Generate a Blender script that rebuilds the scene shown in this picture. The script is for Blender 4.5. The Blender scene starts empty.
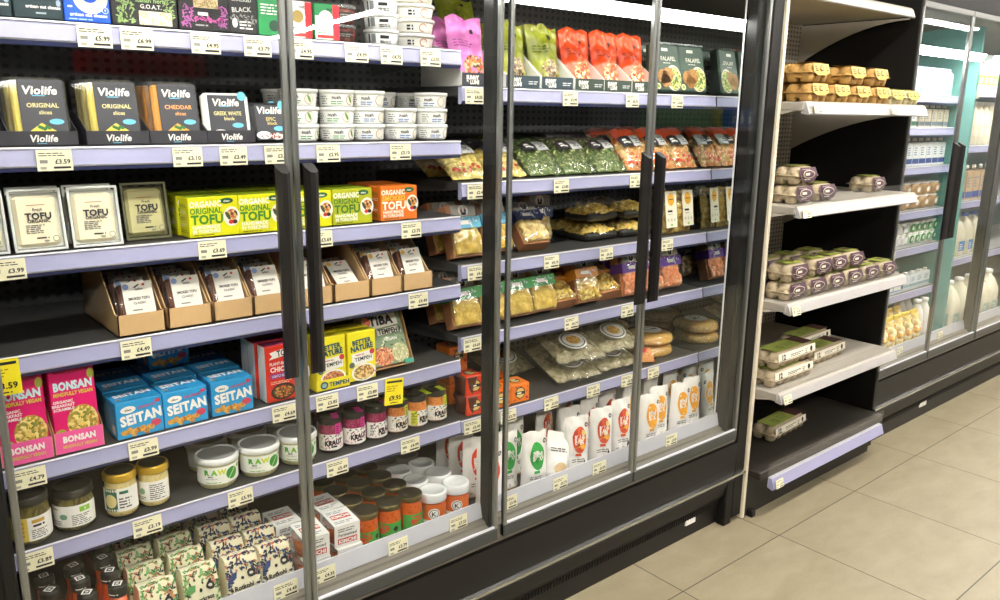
import bpy, math, random
from mathutils import Vector, Matrix, noise

# ------------------------------------------------------------------ camera, world, light, exposure
for _c in (bpy.data.objects, bpy.data.meshes, bpy.data.materials):
    for _o in list(_c): _c.remove(_o)
S = bpy.context.scene
COL = S.collection
cam_d = bpy.data.cameras.new('camera'); cam = bpy.data.objects.new('camera', cam_d); COL.objects.link(cam)
cam_d.sensor_width = 36.0; cam_d.lens = 36.0 * 806.43 / 1000; cam_d.clip_start = .02; cam_d.clip_end = 60
_y, _p, _r = math.radians(40.231), math.radians(13.131), math.radians(-.7685)
_f = Vector((math.sin(_y)*math.cos(_p), math.cos(_y)*math.cos(_p), -math.sin(_p)))
_x = Vector((math.cos(_y), -math.sin(_y), 0)); _d = _f.cross(_x)
_x2 = _x*math.cos(_r) + _d*math.sin(_r); _d2 = -_x*math.sin(_r) + _d*math.cos(_r)
cam.matrix_world = Matrix(((_x2.x, -_d2.x, -_f.x, 0), (_x2.y, -_d2.y, -_f.y, 0), (_x2.z, -_d2.z, -_f.z, 1.55), (0, 0, 0, 1)))
S.camera = cam
W = bpy.data.worlds.new('store_air'); S.world = W; W.use_nodes = True
W.node_tree.nodes['Background'].inputs[0].default_value = (.9, .95, 1, 1)
W.node_tree.nodes['Background'].inputs[1].default_value = .3
S.view_settings.view_transform = 'Standard'; S.view_settings.look = 'None'; S.view_settings.gamma = 1
S.view_settings.use_curve_mapping = False
S.view_settings.exposure = 1.0
S.cycles.max_bounces = 8; S.cycles.diffuse_bounces = 4; S.cycles.glossy_bounces = 4; S.cycles.transparent_max_bounces = 24
S.cycles.caustics_reflective = False; S.cycles.caustics_refractive = False; S.cycles.sample_clamp_indirect = 6
LAMP_STORE, LAMP_LED = 31.0, 8.0

# ------------------------------------------------------------------ materials
def lin(h):
    h = h.lstrip('#'); r = []
    for i in (0, 2, 4):
        c = int(h[i:i+2], 16)/255
        r.append(c/12.92 if c <= .04045 else ((c+.055)/1.055)**2.4)
    return (*r, 1)
MATS = {}
def M(hexc, rough=.5, metal=0, spec=.5, var=.05, scale=30, coat=0):
    """painted, printed or moulded surface with a faint noise variation"""
    k = ('M', hexc, rough, metal, spec, var, scale, coat)
    if k in MATS: return MATS[k]
    m = bpy.data.materials.new('surface_'+hexc.lstrip('#')); m.use_nodes = True
    nt = m.node_tree; b = nt.nodes['Principled BSDF']
    b.inputs['Roughness'].default_value = rough; b.inputs['Metallic'].default_value = metal
    b.inputs['Specular IOR Level'].default_value = spec; b.inputs['Coat Weight'].default_value = coat
    c = lin(hexc)
    if var:
        t = nt.nodes.new('ShaderNodeTexCoord'); n = nt.nodes.new('ShaderNodeTexNoise'); n.inputs['Scale'].default_value = scale
        n.inputs['Detail'].default_value = 2
        x = nt.nodes.new('ShaderNodeMix'); x.data_type = 'RGBA'
        x.inputs[6].default_value = tuple(v*(1-var) for v in c[:3])+(1,); x.inputs[7].default_value = tuple(min(1, v*(1+var)) for v in c[:3])+(1,)
        nt.links.new(t.outputs['Object'], n.inputs['Vector']); nt.links.new(n.outputs['Fac'], x.inputs[0]); nt.links.new(x.outputs[2], b.inputs['Base Color'])
    else: b.inputs['Base Color'].default_value = c
    MATS[k] = m; return m
def FOOD(name, cols, scale=60, kind='voronoi', rough=.45, bump=.4, coat=0, stretch=(1, 1, 1)):
    """mottled food: two to four colours spread over cells or noise"""
    k = ('F', name)
    if k in MATS: return MATS[k]
    m = bpy.data.materials.new(name); m.use_nodes = True
    nt = m.node_tree; b = nt.nodes['Principled BSDF']; b.inputs['Roughness'].default_value = rough; b.inputs['Coat Weight'].default_value = coat
    t = nt.nodes.new('ShaderNodeTexCoord'); mp = nt.nodes.new('ShaderNodeMapping'); mp.inputs['Scale'].default_value = stretch
    nt.links.new(t.outputs['Object'], mp.inputs['Vector'])
    r = nt.nodes.new('ShaderNodeValToRGB'); r.color_ramp.interpolation = 'CONSTANT' if kind == 'cells' else 'LINEAR'
    if kind in ('voronoi', 'cells'):
        v = nt.nodes.new('ShaderNodeTexVoronoi'); v.inputs['Scale'].default_value = scale
        s = nt.nodes.new('ShaderNodeSeparateColor'); nt.links.new(v.outputs['Color'], s.inputs[0]); out = s.outputs[0]; h = v.outputs['Distance']
    else:
        v = nt.nodes.new('ShaderNodeTexNoise'); v.inputs['Scale'].default_value = scale; v.inputs['Detail'].default_value = 4; v.inputs['Distortion'].default_value = 1.2
        out = v.outputs['Fac']; h = v.outputs['Fac']
    nt.links.new(mp.outputs[0], v.inputs['Vector']); nt.links.new(out, r.inputs[0]); nt.links.new(r.outputs[0], b.inputs['Base Color'])
    e = r.color_ramp.elements; n = len(cols)
    while len(e) < n: e.new(.5)
    for i, c in enumerate(cols):
        e[i].position = (i/n if kind == 'cells' else (i/(n-1) if kind == 'voronoi' else .3+.4*i/(n-1))); e[i].color = lin(c)
    bp = nt.nodes.new('ShaderNodeBump'); bp.inputs['Strength'].default_value = bump; bp.inputs['Distance'].default_value = .004; bp.invert = kind != 'noise'
    nt.links.new(h, bp.inputs['Height']); nt.links.new(bp.outputs[0], b.inputs['Normal'])
    MATS[k] = m; return m
def CLEAR(name, tint='ffffff', gloss=1.0, haze=.0, rough=.03, ior=1.45, base=0.0):
    """thin clear glass or plastic: see-through with a Fresnel reflection and a little milky haze"""
    k = ('C', name)
    if k in MATS: return MATS[k]
    m = bpy.data.materials.new(name); m.use_nodes = True
    nt = m.node_tree; nt.nodes.remove(nt.nodes['Principled BSDF']); o = nt.nodes['Material Output']
    tr = nt.nodes.new('ShaderNodeBsdfTransparent'); tr.inputs[0].default_value = lin(tint)
    g = nt.nodes.new('ShaderNodeBsdfGlossy'); g.inputs['Roughness'].default_value = rough
    fr = nt.nodes.new('ShaderNodeLayerWeight'); fr.inputs[0].default_value = .5; f0 = ((ior-1)/(ior+1))**2
    pw = nt.nodes.new('ShaderNodeMath'); pw.operation = 'POWER'; pw.inputs[1].default_value = 5; nt.links.new(fr.outputs['Facing'], pw.inputs[0])
    mu = nt.nodes.new('ShaderNodeMath'); mu.operation = 'MULTIPLY_ADD'; mu.use_clamp = True; mu.inputs[1].default_value = gloss*(1-f0); mu.inputs[2].default_value = base+gloss*f0
    mx = nt.nodes.new('ShaderNodeMixShader')
    nt.links.new(pw.outputs[0], mu.inputs[0]); nt.links.new(mu.outputs[0], mx.inputs[0])
    src = tr.outputs[0]
    if haze:
        d = nt.nodes.new('ShaderNodeBsdfDiffuse'); d.inputs[0].default_value = (.9, .92, .93, 1)
        h = nt.nodes.new('ShaderNodeMixShader'); h.inputs[0].default_value = haze
        n = nt.nodes.new('ShaderNodeTexNoise'); n.inputs['Scale'].default_value = 40
        q = nt.nodes.new('ShaderNodeMath'); q.operation = 'MULTIPLY'; q.inputs[1].default_value = 2*haze
        nt.links.new(n.outputs['Fac'], q.inputs[0]); nt.links.new(q.outputs[0], h.inputs[0])
        nt.links.new(src, h.inputs[1]); nt.links.new(d.outputs[0], h.inputs[2]); src = h.outputs[0]
    nt.links.new(src, mx.inputs[1]); nt.links.new(g.outputs[0], mx.inputs[2]); nt.links.new(mx.outputs[0], o.inputs['Surface'])
    MATS[k] = m; return m
def LAMP(name, hexc, strength):
    k = ('L', name)
    if k in MATS: return MATS[k]
    m = bpy.data.materials.new(name); m.use_nodes = True
    b = m.node_tree.nodes['Principled BSDF']; b.inputs['Base Color'].default_value = lin(hexc)
    b.inputs['Emission Color'].default_value = lin(hexc); b.inputs['Emission Strength'].default_value = strength
    MATS[k] = m; return m
def PERF(name, base, hole, pitch=.02, rad=.28, rough=.5, axes=(0, 2)):
    """sheet metal with a grid of punched holes"""
    k = ('P', name)
    if k in MATS: return MATS[k]
    m = bpy.data.materials.new(name); m.use_nodes = True; nt = m.node_tree; b = nt.nodes['Principled BSDF']; b.inputs['Roughness'].default_value = rough
    t = nt.nodes.new('ShaderNodeTexCoord'); s = nt.nodes.new('ShaderNodeSeparateXYZ'); nt.links.new(t.outputs['Object'], s.inputs[0])
    def math_(op, a, bb=None):
        n = nt.nodes.new('ShaderNodeMath'); n.operation = op
        for i, v in enumerate((a, bb)):
            if v is None: continue
            if isinstance(v, (int, float)): n.inputs[i].default_value = v
            else: nt.links.new(v, n.inputs[i])
        return n.outputs[0]
    d = []
    for a in axes:
        p = pitch*(1 if a == 2 else 1.25)
        f = math_('SUBTRACT', math_('FRACT', math_('ADD', math_('DIVIDE', s.outputs[a], p), 100)), .5); d.append(math_('MULTIPLY', f, f))
    inside = math_('LESS_THAN', math_('ADD', d[0], d[1]), rad*rad)
    x = nt.nodes.new('ShaderNodeMix'); x.data_type = 'RGBA'; x.inputs[6].default_value = lin(base); x.inputs[7].default_value = lin(hole)
    nt.links.new(inside, x.inputs[0]); nt.links.new(x.outputs[2], b.inputs['Base Color'])
    MATS[k] = m; return m

# ------------------------------------------------------------------ mesh builder
class MB:
    def __init__(s): s.v, s.f, s.m, s.s = [], [], [], []
    def add(s, vs, fs, mat, smooth=False):
        o = len(s.v); s.v += [tuple(v) for v in vs]
        for f in fs: s.f.append([o+i for i in f]); s.m.append(mat); s.s.append(smooth)
        return s
    def box(s, x0, x1, y0, y1, z0, z1, mat, rot=None):
        vs = [(x, y, z) for x in (x0, x1) for y in (y0, y1) for z in (z0, z1)]
        if rot: vs = [rot @ Vector(v) for v in vs]
        return s.add(vs, [(0, 1, 3, 2), (4, 6, 7, 5), (0, 4, 5, 1), (2, 3, 7, 6), (0, 2, 6, 4), (1, 5, 7, 3)], mat)
    def rbox(s, x0, x1, y0, y1, z0, z1, mat, r=.003, top=None, rot=None):
        """box with chamfered edges; top = (sx, sy) scales the upper face (taper)"""
        tx, ty = top or (1, 1); cx, cy = (x0+x1)/2, (y0+y1)/2; vs = []
        for z, k in ((z0, 1), (z0+r, 0), (z1-r, 0), (z1, 1)):
            q = (z-z0)/(z1-z0); sx, sy = 1+(tx-1)*q, 1+(ty-1)*q
            hx, hy = (x1-x0)/2*sx-(r if k else 0), (y1-y0)/2*sy-(r if k else 0)
            c = r*.6 if k else r
            for a, b in ((-hx, -hy+c), (-hx+c, -hy), (hx-c, -hy), (hx, -hy+c), (hx, hy-c), (hx-c, hy), (-hx+c, hy), (-hx, hy-c)): vs.append((cx+a, cy+b, z))
        if rot: vs = [rot @ Vector(v) for v in vs]
        fs = [tuple(range(7, -1, -1)), tuple(range(24, 32))]
        for k in range(3):
            for i in range(8): j = (i+1) % 8; fs.append((k*8+i, k*8+j, k*8+8+j, k*8+8+i))
        return s.add(vs, fs, mat)
    def lathe(s, prof, mat, n=20, c=(0, 0), sq=0, a=1.0, b=1.0, smooth=True, caps=True):
        """profile [(r, z)] turned about Z; sq > 0 squares the plan (super-ellipse)"""
        vs = []
        for r, z in prof:
            for i in range(n):
                t = 2*math.pi*i/n; cs, sn = math.cos(t), math.sin(t)
                k = 1 if not sq else (abs(cs)**sq+abs(sn)**sq)**(-1/sq)
                vs.append((c[0]+r*k*cs*a, c[1]+r*k*sn*b, z))
        fs = [(k*n+i, k*n+(i+1) % n, (k+1)*n+(i+1) % n, (k+1)*n+i) for k in range(len(prof)-1) for i in range(n)]
        s.add(vs, fs, mat, smooth)
        if caps:
            o = len(s.v)-len(vs)
            for base, rev in ((0, 1), ((len(prof)-1)*n, 0)):
                if prof[0 if rev else -1][0] > 1e-5:
                    ring = [o+base+i for i in range(n)]
                    s.f.append(ring[::-1] if rev else ring); s.m.append(mat); s.s.append(False)
        return s
    def prism(s, poly, axis, a0, a1, mat, mats=None):
        """2-D polygon pushed along an axis: axis 'x' takes (y, z), 'y' takes (x, z), 'z' takes (x, y)"""
        f = {'x': lambda p, a: (a, p[0], p[1]), 'y': lambda p, a: (p[0], a, p[1]), 'z': lambda p, a: (p[0], p[1], a)}[axis]
        n = len(poly); o = len(s.v)
        s.v += [f(p, a0) for p in poly]+[f(p, a1) for p in poly]
        for i in range(n):
            j = (i+1) % n; s.f.append([o+i, o+j, o+n+j, o+n+i]); s.m.append(mats[i] if mats else mat); s.s.append(False)
        s.f.append([o+i for i in range(n)][::-1]); s.f.append([o+n+i for i in range(n)]); s.m += [mat, mat]; s.s += [False, False]
        return s
    def surf(s, P, nu, nv, mat, smooth=True, cu=False):
        vs = [P(i/nu, j/nv) for j in range(nv+1) for i in range(nu+1)]; w = nu+1
        return s.add(vs, [(j*w+i, j*w+i+1, (j+1)*w+i+1, (j+1)*w+i) for j in range(nv) for i in range(nu)], mat, smooth)
    def tube(s, pts, r, mat, n=8):
        pts = [Vector(p) for p in pts]; rings = []
        for i, p in enumerate(pts):
            d = (pts[min(i+1, len(pts)-1)]-pts[max(i-1, 0)]).normalized()
            u = d.cross(Vector((0, 0, 1)) if abs(d.z) < .9 else Vector((0, 1, 0))).normalized(); w = d.cross(u)
            rings += [p+(u*math.cos(2*math.pi*k/n)+w*math.sin(2*math.pi*k/n))*r for k in range(n)]
        m = len(pts)
        fs = [(k*n+i, k*n+(i+1) % n, (k+1)*n+(i+1) % n, (k+1)*n+i) for k in range(m-1) for i in range(n)]
        fs += [tuple(range(n-1, -1, -1)), tuple(range((m-1)*n, m*n))]
        return s.add(rings, fs, mat, True)
    # printed artwork laid on a surface P(u, v, off)
    def rect(s, P, u0, u1, v0, v1, mat, off=.0004, n=1, m=1):
        return s.surf(lambda a, b: P(u0+(u1-u0)*a, v0+(v1-v0)*b, off), n, m, mat, False)
    def ell(s, P, cu, cv, ru, rv, mat, off=.0006, n=18, rot=0):
        c, t = math.cos(rot), math.sin(rot); vs = [P(cu, cv, off)]
        for q in (.55, 1):
            for i in range(n):
                a = 2*math.pi*i/n; x, y = ru*q*math.cos(a), rv*q*math.sin(a); vs.append(P(cu+x*c-y*t, cv+x*t+y*c, off))
        fs = [(0, 1+i, 1+(i+1) % n) for i in range(n)]+[(1+i, 1+n+i, 1+n+(i+1) % n, 1+(i+1) % n) for i in range(n)]
        return s.add(vs, fs, mat)
    def poly(s, P, pts, mat, off=.0006):
        return s.add([P(u, v, off) for u, v in pts], [tuple(range(len(pts)))], mat)
    def txt(s, P, string, cu, cv, h, mat, off=.0008, maxw=None, bold=.02, rot=0, sx=1.0, shear=0):
        vs, fs, w = glyphs(string, bold); k = h/.72; kx = k*sx
        if maxw and w*kx > maxw: kx = maxw/w
        c, t = math.cos(rot), math.sin(rot); out = []
        for x, y in vs:
            a, b = (x-w/2)*kx, (y-.36)*k; a += shear*b
            out.append(P(cu+a*c-b*t, cv+a*t+b*c, off))
        return s.add(out, fs, mat)
    def lines(s, P, u0, u1, v0, v1, n, mat, off=.0006, fill=.45, seed=0):
        """small print: rows of short dashes"""
        r = random.Random(seed+n); dv = (v1-v0)/n
        for i in range(n):
            e = u0+(u1-u0)*r.uniform(.6, 1); u = u0
            while u < e-1e-6:
                w = min(e-u, (v1-v0)/n*r.uniform(1.2, 3.4)); s.rect(P, u, u+w, v0+dv*i, v0+dv*(i+fill), mat, off, max(1, min(4, int(w/.003)))); u += w+dv*.45
        return s
    def build(s, name, parent=None, loc=None, rot=None, label=None):
        me = bpy.data.meshes.new(name); me.from_pydata(s.v, [], s.f); sl = {}
        for m in s.m:
            if m.name not in sl: sl[m.name] = len(sl); me.materials.append(m)
        me.polygons.foreach_set('material_index', [sl[m.name] for m in s.m]); me.polygons.foreach_set('use_smooth', s.s); me.update()
        o = bpy.data.objects.new(name, me); COL.objects.link(o)
        if parent: o.parent = parent
        if loc: o.location = loc
        if rot: o.rotation_euler = rot
        if label: o['label'] = label
        return o
GL = {}
def glyphs(string, bold):
    k = (string, bold)
    if k not in GL:
        c = bpy.data.curves.new('lettering', 'FONT'); c.body = string; c.resolution_u = 2; c.offset = bold; c.space_character = 1.0+bold*1.2
        o = bpy.data.objects.new('lettering', c); me = bpy.data.meshes.new_from_object(o)
        vs = [(v.co.x, v.co.y) for v in me.vertices]; fs = [tuple(p.vertices) for p in me.polygons]
        x0 = min((v[0] for v in vs), default=0); x1 = max((v[0] for v in vs), default=1)
        GL[k] = ([(x-x0, y) for x, y in vs], fs, x1-x0)
        bpy.data.objects.remove(o); bpy.data.curves.remove(c); bpy.data.meshes.remove(me)
    return GL[k]
def plane(o, u, n):
    """flat print surface: origin, direction of u, outward normal; v is up the face"""
    o, u, n = Vector(o), Vector(u).normalized(), Vector(n).normalized(); v = n.cross(u)
    return lambda a, b, c=0: o+u*a+v*b+n*c
def front(w, d): return plane((0, -d/2, 0), (1, 0, 0), (0, -1, 0))
def left(w, d): return plane((-w/2, 0, 0), (0, -1, 0), (-1, 0, 0))
def top(h): return plane((0, 0, h), (1, 0, 0), (0, 0, 1))
def cyl(r, cz=0):
    return lambda u, v, off=0: Vector(((r+off)*math.sin(u/r), -(r+off)*math.cos(u/r), cz+v))
def LUMP(cell, amp, seed=0):
    """rounded lumps (pasta, leaves, crust) as real relief"""
    def f(x, y):
        d = noise.voronoi(Vector((x/cell, y/cell, seed)), distance_metric='DISTANCE')[0][0]
        return amp*(1-min(1, d*1.5)**2)
    return f
def RX(deg, piv=(0, 0, 0)):
    p = Vector(piv); return Matrix.Translation(p) @ Matrix.Rotation(math.radians(deg), 4, 'X') @ Matrix.Translation(-p)

def thing(name, label, cat, loc=(0, 0, 0), rz=0, group=None, rx=0, ry=0):
    o = bpy.data.objects.new(name, None); COL.objects.link(o); o.empty_display_size = .02
    o.location = loc; o.rotation_euler = (math.radians(rx), math.radians(ry), math.radians(rz)); o['label'] = label; o['category'] = cat
    if group: o['group'] = group
    return o
def tag(o, label, cat, group=None):
    o['label'] = label; o['category'] = cat
    if group: o['group'] = group
    return o
def struct(o): o['kind'] = 'structure'; return o
def dup(root, loc, rz=None, label=None, group=None, rx=None):
    r = root.copy(); COL.objects.link(r); r.location = loc
    if rz is not None: r.rotation_euler[2] = math.radians(rz)
    if rx is not None: r.rotation_euler[0] = math.radians(rx)
    if label: r['label'] = label
    if group: r['group'] = group
    for ch in list(root.children):
        c = ch.copy(); COL.objects.link(c); c.parent = r
        for g in list(ch.children):
            d = g.copy(); COL.objects.link(d); d.parent = c
    return r
ORD = 'first second third fourth fifth sixth seventh eighth ninth tenth eleventh twelfth'.split()

BLK, DK, GRY = M('161514', .45, spec=.2), M('1f1d1b', .45, spec=.22), M('3a3d3c', .35)
WHITE, INK = M('f3f1ec', .45), M('1d1d22', .5)
RAIL = M('a3a3c6', .32, spec=.5, scale=4); RAILB = M('3a4278', .35); LIP = M('d9d9e2', .3); CHROME = M('d5d5d2', .18, metal=1, var=0)
ALU = M('8e918e', .28, metal=.8, var=.04, scale=5)
GLASS = CLEAR('door_glass', 'fdfefd', gloss=1.0, ior=1.38, rough=.0)
CLR = CLEAR('clear_plastic', 'fdfefe', gloss=1.1, haze=.05, rough=.06)
STOP = CLEAR('front_stop_plastic', 'fefefe', gloss=.8, haze=.015, rough=.04)
FILM = CLEAR('crinkled_film', 'fefefd', gloss=1.5, haze=.02, rough=.10, base=.01)
JARG = CLEAR('jar_glass', 'fdfefc', gloss=1.2, rough=.03)

# ------------------------------------------------------------------ the room
def floor_mat():
    m = bpy.data.materials.new('beige_stone_tiles'); m.use_nodes = True; nt = m.node_tree; b = nt.nodes['Principled BSDF']
    N = nt.nodes.new; L = nt.links.new
    t = N('ShaderNodeTexCoord'); s = N('ShaderNodeSeparateXYZ'); L(t.outputs['Object'], s.inputs[0])
    def mt(op, a, c=None):
        n = N('ShaderNodeMath'); n.operation = op
        for i, v in enumerate((a, c)):
            if v is None: continue
            if isinstance(v, (int, float)): n.inputs[i].default_value = v
            else: L(v, n.inputs[i])
        return n.outputs[0]
    g = []; ids = []
    for ax, o, p in ((0, 2.613, .586), (1, 1.43, .601)):
        q = mt('DIVIDE', mt('SUBTRACT', s.outputs[ax], o-20*p), p); fr = mt('FRACT', q); ids.append(mt('FLOOR', q))
        g.append(mt('GREATER_THAN', mt('ABSOLUTE', mt('SUBTRACT', fr, .5)), .5-.0022/p))
    grout = mt('MAXIMUM', g[0], g[1])
    wn = N('ShaderNodeTexWhiteNoise'); cb = N('ShaderNodeCombineXYZ'); L(ids[0], cb.inputs[0]); L(ids[1], cb.inputs[1]); L(cb.outputs[0], wn.inputs['Vector'])
    n1 = N('ShaderNodeTexNoise'); n1.inputs['Scale'].default_value = 5; n1.inputs['Detail'].default_value = 8; n1.inputs['Roughness'].default_value = .62; n1.inputs['Distortion'].default_value = .4
    mp = N('ShaderNodeMapping'); mp.inputs['Rotation'].default_value = (0, 0, .5); mp.inputs['Scale'].default_value = (1, 2.2, 1); L(t.outputs['Object'], mp.inputs[0])
    ad = N('ShaderNodeVectorMath'); ad.operation = 'ADD'; L(mp.outputs[0], ad.inputs[0]); L(wn.outputs['Color'], ad.inputs[1]); L(ad.outputs[0], n1.inputs['Vector'])
    n2 = N('ShaderNodeTexNoise'); n2.inputs['Scale'].default_value = 140; n2.inputs['Detail'].default_value = 3; L(t.outputs['Object'], n2.inputs['Vector'])
    r = N('ShaderNodeValToRGB'); r.color_ramp.elements[0].position = .3; r.color_ramp.elements[0].color = lin('857b62'); r.color_ramp.elements[1].position = .72; r.color_ramp.elements[1].color = lin('9c9279')
    L(mt('ADD', mt('MULTIPLY', n1.outputs['Fac'], .72), mt('MULTIPLY', n2.outputs['Fac'], .28)), r.inputs[0])
    x = N('ShaderNodeMix'); x.data_type = 'RGBA'; L(grout, x.inputs[0]); L(r.outputs[0], x.inputs[6]); x.inputs[7].default_value = lin('453f35')
    L(x.outputs[2], b.inputs['Base Color']); b.inputs['Roughness'].default_value = .42
    return m
X0, X1, Y0, Y1, ZC = -2.6, 13.0, -17.0, 2.42, 2.7
def slab(name, x0, x1, y0, y1, z0, z1, mat): return struct(MB().box(x0, x1, y0, y1, z0, z1, mat).build(name))
slab('floor', X0, X1, Y0, Y1, -.1, 0, floor_mat())
slab('ceiling', X0, X1, Y0, Y1, ZC, ZC+.1, M('b9b9b6', .8, scale=3))
slab('wall_back', X0, X1, Y1, Y1+.1, 0, ZC, M('8d8d8b', .8, scale=3))
slab('wall_front', X0, X1, Y0-.1, Y0, 0, ZC, M('b5b3ae', .8, scale=3))
slab('wall_left', X0-.1, X0, Y0, Y1, 0, ZC, M('b5b3ae', .8, scale=3))
slab('wall_right', X1, X1+.1, Y0, Y1, 0, ZC, M('b5b3ae', .8, scale=3))
# ceiling lamps: long batten lamps in two lines over the aisle
def batten(x, y, label):
    t = thing('ceiling_lamp', label, 'lamp', (x, y, ZC), group='batten lamps over the aisle')
    MB().rbox(-.75, .75, -.09, .09, -.06, 0, M('dcdcda', .5), r=.008).build('housing', t)
    MB().rbox(-.72, .72, -.07, .07, -.085, -.06, LAMP('batten_light', 'fff9f2', LAMP_STORE), r=.01).build('diffuser', t)
for i, x in enumerate((-1.4, .6, 2.6, 4.6, 6.6, 8.6, 10.6)):
    for j, y in enumerate((.75, -1.1)):
        batten(x, y, ('%s batten lamp along the aisle ceiling, in the line %s' % (ORD[i], ('closer to the fridges', 'over the opposite shelving')[j])))

for i, (x, y, l, a) in enumerate(((5.52, -7.75, 5.8, 9.7), (10.1, -13.3, 4.2, 5.3), (1.2, -8.5, 4.0, 0))):
    t = thing('ceiling_lamp', ('long batten lamp across the store, seen only as a streak in the door glass', 'far batten lamp across the store, seen as a short streak in the door glass', 'long batten lamp across the store behind the viewer')[i], 'lamp', (x, y, ZC), a)
    MB().rbox(-.09, .09, -l/2, l/2, -.06, 0, M('dcdcda', .5), r=.008).build('housing', t)
    MB().rbox(-.07, .07, -l/2+.03, l/2-.03, -.085, -.06, LAMP('batten_light', 'fff9f2', LAMP_STORE), r=.01).build('diffuser', t)

# ------------------------------------------------------------------ glass-door fridges
PANEL = PERF('perforated_dark_steel', '585755', '262626', pitch=.022, rad=.26)
MIRROR = M('cfd6d4', .03, metal=1, var=0)
def rail_mb(x0, x1, zt, y=1.757, k=0):
    """price rail along a shelf front: lavender face with a white lip and a blue lower strip"""
    prof = [(y+.020, zt-.001), (y+.0045, zt-.001), (y+.003, zt-.004), (y+.006, zt-.006), (y, zt-.036), (y+.003, zt-.039), (y+.008, zt-.047), (y+.020, zt-.047)]
    return MB().prism(prof, 'x', x0, x1, RAIL, [GRY, LIP, LIP, RAIL, LIP, RAILB, RAILB, RAIL])
def shelf(t, x0, x1, z, yb=2.2, dark=True, yf=1.757):
    sh = MB().box(x0+.002, x1-.002, yf+.02, yb, z-.022, z-.001, M('403f3e', .5) if dark else M('b9bbbd', .4)).build('shelf', t)
    rail_mb(x0+.001, x1-.001, z, yf).build('price_rail', sh, label='lavender price rail')
    for xx in (x0+.006, x1-.010): MB().prism([(yf+.03, z-.022), (yb, z-.022), (yb, z-.06), (yb-.06, z-.055), (yf+.10, z-.03)], 'x', xx, xx+.004, M('565656', .5)).build('bracket', sh)
    return sh
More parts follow.
